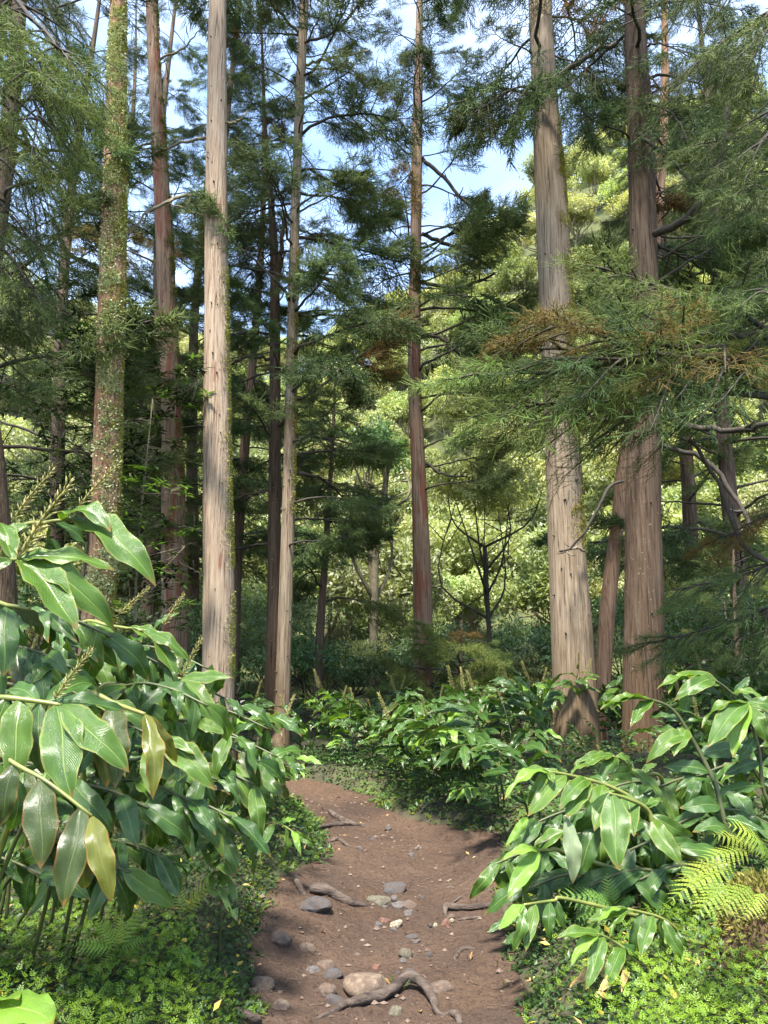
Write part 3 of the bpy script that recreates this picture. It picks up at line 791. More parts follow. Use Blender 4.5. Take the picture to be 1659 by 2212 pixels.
dead_branch(t6, [(1160, 200, 10.3), (1100, 195, 10.1), (1030, 180, 9.9)], 0.02, 0.01, M_LIMB)
dead_branch(t7, [(1375, 290, 9.7), (1430, 330, 9.5), (1500, 400, 9.2)], 0.035, 0.02, M_LIMB)
dead_branch(t7, [(1415, 505, 9.8), (1470, 480, 9.4), (1530, 420, 9.0), (1558, 340, 8.8), (1572, 220, 8.6)], 0.065, 0.03, M_LIMB)
dead_branch(t7, [(1425, 845, 9.8), (1460, 905, 9.5), (1530, 925, 9.0), (1600, 930, 8.6), (1660, 915, 8.3)], 0.05, 0.03, M_LIMB)
dead_branch(t7, [(1430, 960, 9.8), (1530, 1000, 9.6), (1590, 1080, 9.4), (1630, 1150, 9.2)], 0.04, 0.025, M_LIMB)
dead_branch(t7, [(1380, 845, 9.6), (1340, 900, 9.3), (1290, 905, 9.1), (1255, 870, 9.0)], 0.03, 0.015, M_LIMB)

# lichen tufts on the left trunk and a moss flank
def tufts(line, o, n, seed, zlo, zhi, th0, spread, mat, size, name):
    r = np.random.default_rng(seed); mb = MB()
    for k in range(n):
        z = r.uniform(zlo, zhi); c, R = at_z(line, o, z)
        th = th0 + r.normal(0, spread); m = int(r.integers(50, 170)); sp_ = r.uniform(0.02, 0.085)
        tt = th + r.normal(0, sp_ / R, m); zz = z + r.normal(0, sp_ * 1.3, m)
        nr = np.stack([np.cos(tt), np.sin(tt), np.zeros(m)], -1)
        p = np.stack([c[0] - o[0] + nr[:, 0] * R * 1.0, c[1] - o[1] + nr[:, 1] * R * 1.0, zz - o[2]], -1)
        a = nrmz(nr + rdir(m, r) * 0.8); s = nrmz(np.cross(a, rdir(m, r)))
        V, F, uv = quads(p, a, s, size * r.uniform(0.6, 1.5, m), size * 0.9)
        mb.add(V, [F], uv, np.repeat(r.uniform(0, 1, m), 4))
    return mb.build(name, mat)
k = link('lichen', tufts(l1, o1, 120, 5, 2.0, 12, rad(-72), 0.42, M_LICH, 0.030, 'lichen'), t1); k['kind'] = 'stuff'
k = link('moss', tufts(l1, o1, 150, 6, 1.8, 12, rad(-12), 0.28, M_MOSS, 0.018, 'moss'), t1); k['kind'] = 'stuff'
k = link('moss', tufts(l2, o2, 90, 7, 2.5, 15, rad(-10), 0.25, M_MOSS, 0.018, 'moss'), t2); k['kind'] = 'stuff'
k = link('moss', tufts(l3, o3, 70, 8, 1.2, 7, rad(-8), 0.15, M_MOSS, 0.018, 'moss'), t3); k['kind'] = 'stuff'
k = link('moss', tufts(l6, o6, 110, 9, 3.0, 10, rad(-35), 0.3, M_MOSS, 0.016, 'moss'), t6); k['kind'] = 'stuff'
k = link('moss', tufts(l4, o4, 60, 10, 3.5, 8, rad(-5), 0.2, M_MOSS, 0.018, 'moss'), t4); k['kind'] = 'stuff'

# boughs of the front trees
boughs(t1, o1, l1, 12.6, 18.5, 12, 2.2, 0.8)
boughs(t2, o2, l2, 15.0, 20.5, 12, 2.2, 0.8)
boughs(t3, o3, l3, 12.6, 19.5, 14, 2.2, 0.8)
boughs(t4, o4, l4, 3.0, 7.5, 15, 1.75, 1.9, (-70, 70))
boughs(t4, o4, l4, 6.8, 16.5, 62, 1.55, 0.7)
boughs(t4, o4, l4, 6.5, 12, 7, 1.9, 1.5, (-60, 40))
boughs(t4b, o4b, l4b, 4.4, 12.5, 34, 1.4, 0.6, (60, 330))
boughs(t5, o5, l5, 6.2, 10.5, 11, 2.0, 2.1, (-50, 30))
boughs(t5, o5, l5, 4.6, 5.6, 3, 1.5, 1.7, (-30, 20))
boughs(t5, o5, l5, 9.0, 20.5, 62, 1.6, 0.7)
boughs(t6, o6, l6, 10.6, 19.5, 22, 2.4, 0.9)
boughs(t7, o7, l7, 10.0, 19.5, 22, 2.2, 0.9)
boughs(t7, o7, l7, 5.5, 10.0, 9, 1.9, 1.9, (-20, 75))
boughs(t8, o8, l8, 6.5, 17, 22, 2.0, 0.8)
boughs(t0, o0, l0, 5.0, 17, 22, 2.0, 0.9, (110, 250))
for (b, t, dd, tn) in (((1415, 505), (1600, 560), -0.6, 0), ((1420, 700), (1600, 700), -0.8, 0), ((1430, 560), (1640, 430), -0.9, 0), ((1420, 640), (1560, 620), 0.4, 0),
                      ((1360, 640), (1230, 640), -0.6, 0), ((1360, 300), (1250, 230), -0.8, 0), ((1200, 160), (1080, 250), -1.0, 0), ((1165, 205), (1010, 170), -1.2, 0),
                      ((1165, 205), (1000, 250), -1.0, 0), ((1195, 170), (1300, 280), -0.5, 0), ((1195, 120), (1330, 190), -0.4, 0), ((1150, 120), (1060, 60), -0.8, 0),
                      ((1375, 60), (1300, 20), -1.0, 2), ((1390, 160), (1470, 240), -0.6, 0), ((1395, 220), (1480, 330), -0.8, 0), ((1400, 100), (1520, 120), -0.9, 0)):
    rt, dz = (t6, 10.6) if b[0] < 1300 else (t7, 10.0)
    add_branch(rt, P(b[0], b[1], dz), P(t[0], t[1], dz + dd), tone=tn)

# --- further cedars behind (generic)
def gen_cedar(px, d, Ht, z0, Lm, nb, label, bark='far', r0=0.16, tone=0, group='cedars standing behind the front trunks', name='cedar_tree', lean=0.0, L1=0.5, az=(0, 360)):
    x = P(px, 1400, d)[0]; gz = float(H(x, d)) - 0.1
    s = random.randrange(1000)
    zz = np.linspace(0, Ht, 7)
    pts = np.stack([x + lean * zz + 0.15 * np.sin(zz * 0.35 + s), d + 0.15 * np.cos(zz * 0.3 + s), gz + zz], -1)
    me, o, line = trunk_mesh(pts, r0 * (1 - zz / Ht) ** 0.8 + 0.012, 14, s, 0.01, 0.3, M_BK[bark], 0.3)
    root = thing(name, label, 'tree', o, group); link('trunk', me, root)
    boughs(root, o, line, gz + z0, gz + Ht - 0.3, nb, Lm, L1, az=az, tone=tone)
    return root
LBS = {-130: 'shaded cedar mostly beyond the left edge, its boughs over the dark brown edge trunk', 90: 'dark cedar left of the lichen spotted trunk, behind the tangled sapling', 190: 'dark cedar whose trunk shows just left of the lichen spotted one',
       300: 'dark cedar between the lichen spotted and the red striped trunk', 400: 'dark cedar between the red striped and the straight pale trunk', 520: 'thin dark cedar right of the straight pale trunk', 455: 'dense cedar hidden behind the straight pale trunk',
       700: 'small cedar right of the slender path side trunk, boughs against the bright hillside', 1500: 'cedar just right of the ribbed brown trunk, with shaded boughs', 1620: 'farthest right cedar standing behind the low sapling'}
for (px, d, Ht, z0, Lm, nb, r0) in ((-130, 9.5, 17, 4.0, 2.6, 40, .2), (90, 15, 19, 4.5, 2.6, 46, .17), (190, 18, 20, 4, 2.6, 46, .17), (300, 16, 20, 3.5, 2.4, 48, .16),
                                    (400, 19, 21, 3.5, 2.6, 46, .18), (520, 15.5, 17, 4.5, 1.7, 44, .13), (455, 14, 18, 3.0, 1.9, 40, .14),
                                    (700, 15.0, 7.5, 2.4, 1.5, 16, .09),
                                    (1500, 16, 17, 2.6, 2.6, 44, .18), (1620, 14, 17, 2.0, 2.6, 44, .18)):
    gen_cedar(px, d, Ht, z0, Lm, nb, LBS[px], r0=r0)
gen_cedar(990, 13.4, 2.1, 0.5, 1.6, 22, 'small bushy cedar sapling with soft grey green sprays beside the streaked trunk', r0=0.03, group=None, name='cedar_sapling', L1=0.7, tone=1)
gen_cedar(1600, 9.3, 2.6, 1.0, 1.2, 12, 'low cedar sapling with sparse brownish sprays behind the right ginger', r0=0.03, group=None, name='cedar_sapling', L1=0.6)
# trees of the right and left frame edges whose boughs hang into the picture
def edge_tree(px, d, label, specs, Ht=17, r0=0.2):
    x = P(px, 1400, d)[0]; gz = float(H(x, d)) - 0.1
    zz = np.linspace(0, Ht, 7)
    pts = np.stack([np.full(7, x) + 0.1 * np.sin(zz), np.full(7, d), gz + zz], -1)
    me, o, line = trunk_mesh(pts, r0 * (1 - zz / Ht) ** 0.8 + 0.012, 20, px, 0.015, 0.3, M_BK['brown'], 0.25)
    root = thing('cedar_tree', label, 'tree', o); link('trunk', me, root)
    for (bx, by, bd, tx, ty, td, v, tone) in specs:
        b = at_z(line, o, P(bx, by, bd)[2])[0]
        add_branch(root, b, P(tx, ty, td), v, tone, near=True)
    return root, o, line
R_SP = []
for (tx, ty, td, v, tone) in ((1040, 860, 6.6, 0, 1), (1120, 760, 6.4, 3, 1), (1300, 630, 6.3, 0, 1), (1175, 800, 6.0, 2, 2), (1215, 770, 5.9, 1, 0), 
                              (1090, 830, 6.8, 2, 0), (1250, 740, 6.9, 0, 1)):
    R_SP.append((1860 + rng.uniform(-40, 40), 840 + rng.uniform(-120, 40), 6.6, tx, ty - 25, td, v, tone))
for (by, tx, ty, td, v, tone) in ((250, 1430, 330, 6.0, 4, 0), (30, 1420, 120, 5.9, 1, 0), (330, 1520, 420, 5.6, 4, 0), 
                                  (200, 1560, 290, 5.4, 1, 0), (520, 1540, 650, 5.6, 4, 0), (620, 1500, 770, 5.9, 1, 1), (-120, 1380, -10, 6.2, 0, 0), (-30, 1570, 60, 5.2, 0, 0),
                                  (700, 1560, 760, 6.2, 0, 1), (760, 1500, 860, 6.6, 2, 0), (1150, 1480, 1320, 7.5, 2, 0), (1260, 1420, 1400, 7.8, 4, 0), (1050, 1540, 1180, 7.4, 0, 2), (1200, 1560, 1390, 7.0, 1, 0)):
    R_SP.append((1860, by, 6.5, tx + (75 if by < 700 else 0), ty, td, v, tone))
te, oe, le = edge_tree(1860, 6.6, 'cedar just outside the right edge whose feathery boughs sweep across two trunks', R_SP)
dead_branch(te, [(1850, 880, 6.6), (1570, 850, 6.4), (1470, 835, 6.3), (1435, 800, 6.2), (1430, 760, 6.1)], 0.035, 0.016, M_LIMB)
dead_branch(te, [(1850, 1300, 6.6), (1620, 1190, 7.0), (1560, 1050, 7.0), (1490, 950, 7.0)], 0.032, 0.018, M_LIMB)
dead_branch(te, [(1850, 930, 6.6), (1660, 860, 6.6), (1560, 790, 6.6), (1500, 760, 6.6)], 0.03, 0.02, M_LIMB)
L_SP = []
for (by, tx, ty, td, v, tone) in ((-60, 110, 120, 4.6, 0, 1), (-20, 130, 190, 4.7, 4, 1), (60, 90, 240, 4.5, 1, 1), (10, 60, 160, 4.4, 0, 1), 
                                  (260, 130, 470, 5.2, 1, 0), (330, 70, 540, 5.0, 4, 0), (-120, 150, 40, 5.2, 0, 0), (120, 40, 330, 4.6, 4, 1), (400, 60, 640, 5.0, 4, 0), (480, 90, 690, 5.6, 1, 0), (640, 80, 830, 6.2, 1, 0), (600, 40, 780, 5.8, 0, 0)):
    L_SP.append((-70, by, 5.2, tx, ty, td, v, tone))
tl, ol, ll_ = edge_tree(-170, 5.4, 'cedar just outside the left edge with light drooping boughs at the top corner', L_SP)

boughs(te, oe, le, 8.5, 16.5, 10, 2.2, 1.0)

# ================================================================== BROADLEAF TREES
def leaf_cloud(r, centers, radii, n, ll, lw, flat=0.7, hang=0.0):
    w = radii ** 2; w = w / w.sum()
    ci = r.choice(len(centers), n, p=w)
    d = rdir(n, r)
    rr = radii[ci] * (0.55 + 0.5 * r.uniform(0, 1, n) ** 0.6)
    p = centers[ci] + d * rr[:, None] * np.array([1, 1, flat])
    a = nrmz(d * 0.6 + rdir(n, r) * 0.8 + np.array([0, 0, -hang]))
    nn = nrmz(d * 0.5 + np.array([0, 0, 0.7]) + rdir(n, r) * 0.55)
    s = nrmz(np.cross(a, nn))
    V, F, uv = quads(p, a, s, ll * r.uniform(0.6, 1.4, n), lw * r.uniform(0.7, 1.3, n))
    tv = np.clip(r.uniform(0, 1, len(centers))[ci] * 0.6 + r.uniform(0, 0.5, n), 0, 1)
    return V, F, uv, np.repeat(tv, 4)
def hill_crown(seed, R=1.0, n=9000, ll=0.085, lw=0.042, nc=64):
    r = np.random.default_rng(seed)
    d = rdir(nc, r); d[:, 2] = np.abs(d[:, 2]) * 1.1 - 0.25
    c = d * R * r.uniform(0.30, 1.0, (nc, 1)) * np.array([1, 1, 0.9])
    rad_ = r.uniform(0.07, 0.30, nc) * R
    V, F, uv, tv = leaf_cloud(r, c, rad_, n, ll, lw)
    return (V, F, uv, tv), c
def limbs_mesh(seed, base, targets, r0, mat, k=9, sides=5, name='trunk', z_fork=0.5):
    """a short trunk with limbs reaching the crown's clumps"""
    r = np.random.default_rng(seed); mb = MB()
    base = np.asarray(base, float); top = targets.mean(0); fork = base + (top - base) * z_fork
    tr = smooth_line([base, base + (fork - base) * 0.5 + r.normal(0, 0.02, 3), fork], 8)
    V, F, uv = tube(tr, np.linspace(r0, r0 * 0.7, 8), 8, 0.15, seed); mb.add(V, F, uv)
    for t in targets[r.permutation(len(targets))[:k]]:
        st = tr[int(r.integers(4, 8))]
        mid = st + (t - st) * np.array([.62, .62, .34]) + r.normal(0, 0.09, 3) * np.linalg.norm(t - st)
        ln = smooth_line([st, mid, t], 8)
        V, F, uv = tube(ln, np.linspace(r0 * 0.5, r0 * 0.10, 8), sides, 0.1, seed); mb.add(V, F, uv)
        for q in range(3):
            i = int(r.integers(3, 7)); e = ln[i] + rdir(1, r)[0] * np.linalg.norm(t - st) * 0.35
            V, F, uv = tube([ln[i], (ln[i] + e) / 2 + r.normal(0, 0.02, 3), e], [r0 * 0.2, r0 * 0.13, r0 * 0.06], 4); mb.add(V, F, uv)
    return mb.build(name, mat)
HC = []
for k in range(6):
    (V, F, uv, tv), c = hill_crown(200 + k, n=8500)
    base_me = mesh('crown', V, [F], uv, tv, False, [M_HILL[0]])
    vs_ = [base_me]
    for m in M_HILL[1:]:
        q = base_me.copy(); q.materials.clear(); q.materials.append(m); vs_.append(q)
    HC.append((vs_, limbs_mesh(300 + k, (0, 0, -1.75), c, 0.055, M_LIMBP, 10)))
pts = []
tries = 0
while len(pts) < 270 and tries < 30000:
    tries += 1
    az = random.uniform(-29, 30); r_ = math.sqrt(random.uniform(22.5 ** 2, 70 ** 2))
    x, y = r_ * math.sin(rad(az)), r_ * math.cos(rad(az))
    md = 2.0 + r_ * 0.018
    if all((x - a) ** 2 + (y - b) ** 2 > md * md for a, b in pts):
        pts.append((x, y))
HL = ['sunlit yellow green broadleaf tree on the forested hillside', 'fresh green leafy tree on the forested hillside', 'dull olive leafy tree on the forested hillside']
for (x, y) in pts:
    r_ = math.hypot(x, y)
    k = random.randrange(6); c = random.choices((0, 1, 2), (0.5, 0.32, 0.18))[0]
    S = random.uniform(1.45, 2.2) * (0.85 + r_ * 0.007)
    z = float(H(x, y))
    M = Matrix.Translation((x, y, z)) @ Matrix.Rotation(random.uniform(0, 6.28), 4, 'Z')
    t = thing('hillside_tree', HL[c], 'tree', M=M, group='%s trees over the hillside' % ('yellow green', 'fresh green', 'dull olive')[c])
    ML = Matrix.Translation((0, 0, 1.55 * S)) @ Matrix.Diagonal((S, S, S * random.uniform(0.9, 1.25), 1))
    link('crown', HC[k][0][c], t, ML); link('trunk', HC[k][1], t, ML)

# nearer broadleaf trees and understory shrubs on the level ground
def bush(name, label, cat, x, y, R, zc, n, ll, lw, mat, seed, nc=22, flat=0.75, trunk_mat=None, r0=0.05, group=None, nl=12, hang=0.2):
    r = np.random.default_rng(seed)
    gz = float(H(x, y))
    d = rdir(nc, r); d[:, 2] = np.abs(d[:, 2]) - 0.3
    c = d * r.uniform(0.3, 0.9, (nc, 1)) * np.array([R, R, R * flat]) + np.array([0, 0, zc])
    rd = r.uniform(0.18, 0.36, nc) * R
    V, F, uv, tv = leaf_cloud(r, c, rd, n, ll, lw, 0.55, hang)
    t = thing(name, label, cat, (x, y, gz), group)
    cr = link('crown', mesh('crown', V, [F], uv, tv, False, [mat]), t); cr['kind'] = 'stuff'
    link('trunk', limbs_mesh(seed, (0, 0, -0.1), c, r0, trunk_mat or M_LIMB, nl, z_fork=0.72 if zc > 4 else 0.4), t)
    return t
bush('umbrella_tree', 'spreading broadleaf tree with a dark trunk and open flat crown behind the thicket', 'tree', P(1065, 1400, 17)[0], 17, 2.1, 5.2, 6500, 0.13, 0.05, M_HILL[1], 401, 26, 0.55, M_LIMB, r0=0.07, nl=9)
bush('broadleaf_tree', 'thin mossy trunked broadleaf tree midway between two cedar trunks', 'tree', P(806, 1400, 18)[0], 18, 1.3, 6.4, 2400, 0.13, 0.05, M_BUSH, 402, 20, 1.1, M_LIMBP, r0=0.12)
UL = 'shady small leaved shrub in the understory beyond the ginger'
k = 0
for (px, d, R, zc) in ((520, 15.5, 1.2, 1.5), (600, 17.5, 1.4, 2.0), (690, 15.8, 1.3, 1.7), (760, 17, 1.3, 1.5), (850, 16.5, 1.1, 1.3), (930, 18.5, 1.5, 1.8), (1010, 17.5, 1.3, 1.4), (1100, 16, 1.2, 1.2), (1170, 17.5, 1.5, 1.9),
                       (1250, 16, 1.4, 1.8), (1340, 17, 1.6, 2.2), (1480, 14, 1.4, 1.7), (1560, 13, 1.3, 1.7), (1640, 12, 1.4, 2.0), (1590, 16, 1.8, 3.2), (1490, 18, 1.9, 3.4), (420, 16, 1.5, 1.8), (330, 15, 1.3, 1.5), (250, 14, 1.3, 1.8), (120, 12.5, 1.4, 2.0), (30, 11, 1.4, 2.2), (660, 20, 1.8, 3.0), (560, 20, 1.8, 3.0), (870, 20.5, 1.7, 2.4), (1420, 20, 1.8, 2.8), (1130, 20.5, 1.6, 2.4)):
    k += 1
    zc = zc * (0.72 if 480 < px < 1260 else 0.95)
    bush('understory_shrub', UL, 'shrub', P(px, 1400, d)[0], d, R, zc, 2600, 0.105, 0.036, M_BUSH if (k % 4) else M_HILL[1], 500 + k, 18, 0.8, r0=0.03, group='shrubs of the shaded understory', nl=14)

# glossy dark laurel sapling behind the left trunks: leaves in whorls at the twig ends
def laurel(label, x, y, specs, seed, mat, young, r0=0.03):
    r = np.random.default_rng(seed); gz = float(H(x, y)); o = np.array([x, y, gz])
    t = thing('laurel_sapling', label, 'tree', o)
    mbs = MB(); mbl = MB(); mby = MB()
    stem_top = specs[0]
    main = smooth_line([o * 0, (stem_top - o) * 0.5 + r.normal(0, 0.06, 3), stem_top - o], 12)
    V, F, uv = tube(main, np.linspace(r0, 0.008, 12), 7); mbs.add(V, F, uv)
    for tip in specs:
        tip = tip - o
        i = int(np.argmin(np.abs(main[:, 2] - (tip[2] - 0.35 * np.hypot(*(tip[:2] - main[0, :2])) - 0.1))))
        ln = smooth_line([main[i], (main[i] + tip) / 2 + np.array([0, 0, -0.08]) + r.normal(0, 0.04, 3), tip], 8)
        V, F, uv = tube(ln, np.linspace(0.012, 0.004, 8), 5); mbs.add(V, F, uv)
        for q in range(11):
            e = ln[int(r.integers(3, 8))] + rdir(1, r)[0] * np.array([0.34, 0.34, 0.22])
            b = ln[int(r.integers(3, 8))]
            V, F, uv = tube([b, (b + e) / 2, e], [0.004, 0.003, 0.002], 4); mbs.add(V, F, uv)
            n = int(r.integers(7, 12))
            az = np.linspace(0, 6.28, n, endpoint=False) + r.uniform(0, 1)
            a = nrmz(np.stack([np.cos(az), np.sin(az), r.uniform(-0.55, 0.45, n)], -1))
            s = nrmz(np.cross(a, np.array([0, 0, 1.0]) + rdir(n, r) * 0.3))
            V, F, uv = quads(e - a * 0.01 + rdir(n, r) * 0.03, a, s, r.uniform(0.12, 0.19, n), 0.045, 0.15)
            (mby if r.uniform() < young else mbl).add(V, [F], uv, np.repeat(r.uniform(0, 1, n), 4))
    link('trunk', mbs.build('trunk', M_LIMBP), t)
    c = link('foliage', mbl.build('foliage', mat), t); c['kind'] = 'stuff'
    if mby.n:
        c = link('young_foliage', mby.build('young_foliage', M_LAURB), t); c['kind'] = 'stuff'
sp = [P(a, b, d) for a, b, d in ((230, 640, 9.6), (150, 700, 9.4), (90, 760, 9.2), (300, 720, 9.7), (180, 800, 9.3), (60, 880, 9.0), (140, 930, 9.0), (210, 870, 9.5), (310, 800, 9.7), (40, 980, 8.8), (170, 1010, 9.1), (100, 1060, 8.8), (290, 690, 9.9),
      (20, 820, 9.0), (120, 640, 9.5), (60, 700, 9.3), (250, 960, 9.6), (210, 740, 9.5), (30, 1080, 8.7), (170, 1100, 9.0))]
laurel('dark glossy leaved sapling tangled behind the lichen spotted trunk', P(150, 1400, 9.4)[0], 9.4, sp, 21, M_LAUR, 0.10)
sp = [P(a, b, d) for a, b, d in ((330, 860, 9.6), (400, 810, 9.5), (300, 930, 9.6), (360, 960, 9.5), (290, 1010, 9.4), (380, 1060, 9.3), (320, 1110, 9.4), (400, 1180, 9.3), (300, 1200, 9.2), (350, 1250, 9.2), (430, 820, 9.5), (280, 1100, 9.3), (280, 1270, 9.1), (390, 1290, 9.1))]
laurel('dark glossy leaved sapling whose twigs cross the red striped trunk', P(310, 1400, 9.4)[0], 9.4, sp, 22, M_LAUR, 0.22)

# ================================================================== GINGER
def ginger_leaf(seed, arch=0.10, fold=0.25, wav=0.03, droop=0.0, twist=0.0, hw=0.155, nu=6, nv=12):
    r = np.random.default_rng(seed)
    v = np.linspace(0, 1, nv + 1)
    w = hw * np.clip(np.sin(np.pi * np.clip(v, 0, 1) ** 0.82), 0, 1) ** 0.78
    w[0] = 0.012; w[-1] = 0.0015
    u = np.linspace(-1, 1, nu + 1)
    Vg, U = np.meshgrid(v, u, indexing='ij')
    W = w[:, None] * np.ones_like(U)
    ph = r.uniform(0, 6)
    cz = arch * 4 * v * (1 - v) + droop * (np.sin(v * np.pi * 1.0) * v)          # arching chord ends at the tip
    zz = cz[:, None] + fold * np.abs(U) ** 1.2 * W - 0.16 * (np.abs(U) ** 2.6) * W
    edge = np.abs(U) ** 1.6
    zz = zz + wav * edge * np.sin(Vg * r.uniform(13, 17) + ph + (U > 0) * 1.7) * np.sin(np.pi * Vg) ** 0.5
    yy = U * W * (1 + 0.05 * np.sin(Vg * 21 + ph)) + 0.02 * np.sin(Vg * 5 + ph) * np.sin(np.pi * Vg)
    if twist:
        a = twist * (Vg - 0.2)
        yy, zz = yy * np.cos(a) - (zz - cz[:, None]) * np.sin(a), cz[:, None] + yy * np.sin(a) + (zz - cz[:, None]) * np.cos(a)
    V = np.stack([Vg, yy, zz], -1).reshape(-1, 3)
    m = nu + 1
    i, j = np.meshgrid(np.arange(nv), np.arange(nu), indexing='ij')
    F = np.stack([i * m + j, (i + 1) * m + j, (i + 1) * m + j + 1, i * m + j + 1], -1).reshape(-1, 4)
    uv = np.stack([(U + 1) / 2, Vg], -1).reshape(-1, 2)
    return V, F, uv
LEAFV = [ginger_leaf(1, 0.11, 0.30, 0.036), ginger_leaf(2, 0.17, 0.35, 0.045, twist=0.35), ginger_leaf(3, 0.07, 0.50, 0.036), ginger_leaf(4, 0.20, 0.22, 0.052, twist=-0.45),
         ginger_leaf(5, 0.14, 0.40, 0.048, twist=0.6), ginger_leaf(6, 0.06, 0.18, 0.026), ginger_leaf(7, 0.25, 0.38, 0.042, twist=-0.2)]
LM = {}
def leaf_me(v, m):
    if (v, m.name) not in LM:
        V, F, uv = LEAFV[v]
        LM[(v, m.name)] = mesh('leaf', V, [F], uv, None, True, [m])
    return LM[(v, m.name)]
def spike_mesh(seed, Ln=0.30, nb=46, br=0.035, mat=M_SPIKE):
    r = np.random.default_rng(seed); mb = MB()
    V, F, uv = tube(np.stack([np.linspace(0, 1, 8) * Ln, 0.01 * np.sin(np.linspace(0, 4, 8)), np.zeros(8)], -1), np.linspace(0.007, 0.003, 8), 6); mb.add(V, F, uv)
    for k in range(nb):
        f = (k + 0.5) / nb; a = k * 2.4
        sd = np.array([0, math.cos(a), math.sin(a)])
        p = np.array([f * Ln, 0, 0]) + sd * 0.004
        d = unit(sd * 0.95 + np.array([0.75 + 0.6 * f, 0, 0]))
        bl = br * (1.15 - 0.45 * f) * r.uniform(0.8, 1.2)
        V, F, uv = tube([p, p + d * bl * 0.5, p + d * bl], [0.0028, 0.0042, 0.0006], 4); mb.add(V, F, uv)
    return mb.build('flower_spike', mat)
SPK = [spike_mesh(k, 0.30, 46) for k in range(3)]

def shoot_local(seed, Ln, phi1, nl, leaf_len, droop):
    """stem line and leaf frames of a leafy shoot that starts upright and arches along +X"""
    r = np.random.default_rng(seed)
    n = 16; s = np.linspace(0, 1, n)
    phi = rad(r.uniform(3, 14)) + rad(phi1) * s ** 1.7
    st = Ln / (n - 1)
    x = np.concatenate([[0], np.cumsum(np.sin(phi[1:]) * st)]); z = np.concatenate([[0], np.cumsum(np.cos(phi[1:]) * st)])
    line = np.stack([x, 0.03 * np.sin(s * 5 + seed), z], -1)
    lv = []
    for k in range(nl):
        f = 0.20 + 0.80 * k / (nl - 1)
        i = f * (n - 1); i0 = min(int(i), n - 2); p = line[i0] + (line[i0 + 1] - line[i0]) * (i - i0)
        T = unit(line[i0 + 1] - line[i0])
        sg = 1 if k % 2 else -1
        S = np.array([0, sg, 0.0])
        sz = leaf_len * (0.70 + 0.45 * math.sin(math.pi * min(1, (f - 0.25) / 0.8))) * r.uniform(0.85, 1.12)
        if k == nl - 1:
            d = unit(T + np.array([0, 0, -0.15])); sz *= 0.8
        else:
            d = unit(T * r.uniform(0.45, 0.75) + S * r.uniform(0.65, 0.95) + np.array([0, 0, -droop * r.uniform(0.5, 1.4)]))
        nrm = np.array([0, 0, 1.0]) + np.cross(T, [0, 1, 0]) * -0.5 + rdir(1, r)[0] * 0.3
        lv.append((p, d, nrm, sz, r.uniform(0.8, 1.1), int(r.integers(0, 7))))
    return line, lv
SH = []
for k in range(14):
    Ln = 0.85 + 0.65 * (k % 7) / 6
    line, lv = shoot_local(700 + k, Ln, (35, 60, 80, 55, 95, 70, 45)[k % 7], 12 + (k % 3), 0.33, (0.25, 0.45, 0.6)[k % 3])
    V, F, uv = tube(line, np.linspace(0.011, 0.004, len(line)), 6); mb = MB(); mb.add(V, F, uv)
    SH.append((mb.build('stem', M_STEMD), line, lv))
_LX = [200, 300, 480, 530, 545, 650, 665, 880, 1180, 1190, 1300, 1312, 1338, 1442, 1456, 1659]
_LT = [1400, 1430, 1530, 1600, 1635, 1635, 1495, 1505, 1450, 1620, 1620, 1520, 1650, 1650, 1450, 1410]
_LF = [1400, 1430, 1500, 1500, 1500, 1495, 1495, 1500, 1440, 1430, 1430, 1430, 1430, 1430, 1430, 1410]
SHH = {}
def cap_scale(x, y, k, scale):
    px = 829.5 + 1597 * x / (y * 1.01)
    row = np.interp(px, _LX, _LT if y < 10.4 else _LF)
    r = ray(px, row); zmax = CAMZ + r[2] / r[1] * y
    if k not in SHH: SHH[k] = float(SH[k][1][:, 2].max()) + 0.06
    cap = (zmax - float(H(x, y))) / SHH[k] * random.choice((0.72, 0.85, 0.95, 1.0, 1.05, 1.18))
    return max(0.30, min(scale, cap))
def ginger(x, y, az, label, group, k=None, scale=1.0, mat=None, spike=0.3, zoff=0.0, tilt=0.0, name='ginger_plant', young=0.06):
    k = random.randrange(14) if k is None else k
    scale = cap_scale(x, y, k, scale) if y > 4.5 else scale
    M = Matrix.Translation((x, y, float(H(x, y)) - 0.03 + zoff)) @ Matrix.Rotation(az, 4, 'Z') @ Matrix.Rotation(tilt, 4, 'Y') @ Matrix.Scale(scale, 4)
    t = thing(name, label, 'plant', M=M, group=group)
    st, line, lv = SH[k]
    link('stem', st, t)
    for (p, d, nrm, sz, wr, v) in lv:
        m = mat or (M_GY if random.random() < young else (M_GV if random.random() < 0.04 else M_G))
        link('leaf', leaf_me(v, m), t, frame(p, d, nrm, sz, sz * wr, sz))
    if random.random() < spike:
        T = unit(unit(line[-1] - line[-2]) * 0.4 + np.array([0, 0, 1.0]))
        link('flower_spike', SPK[random.randrange(3)], t, frame(line[-1], T, (1, 0, 0), random.uniform(0.7, 1.0)))
    return t
def free(x, y, gap):
    el_, er_ = path_edges(y)
    return x < el_ - gap or x > er_ + gap
def scatter(n, x0, x1, y0, y1, gap, mind, test=None):
    out = []; tr = 0
    while len(out) < n and tr < n * 60:
        tr += 1
        x, y = random.uniform(x0, x1), random.uniform(y0, y1)
        if abs(x) > y * 0.60 + 0.9: continue
        if not free(x, y, gap): continue
        if test and not test(x, y): continue
        if all((x - a) ** 2 + (y - b) ** 2 > mind * mind for a, b in out): out.append((x, y))
    return out
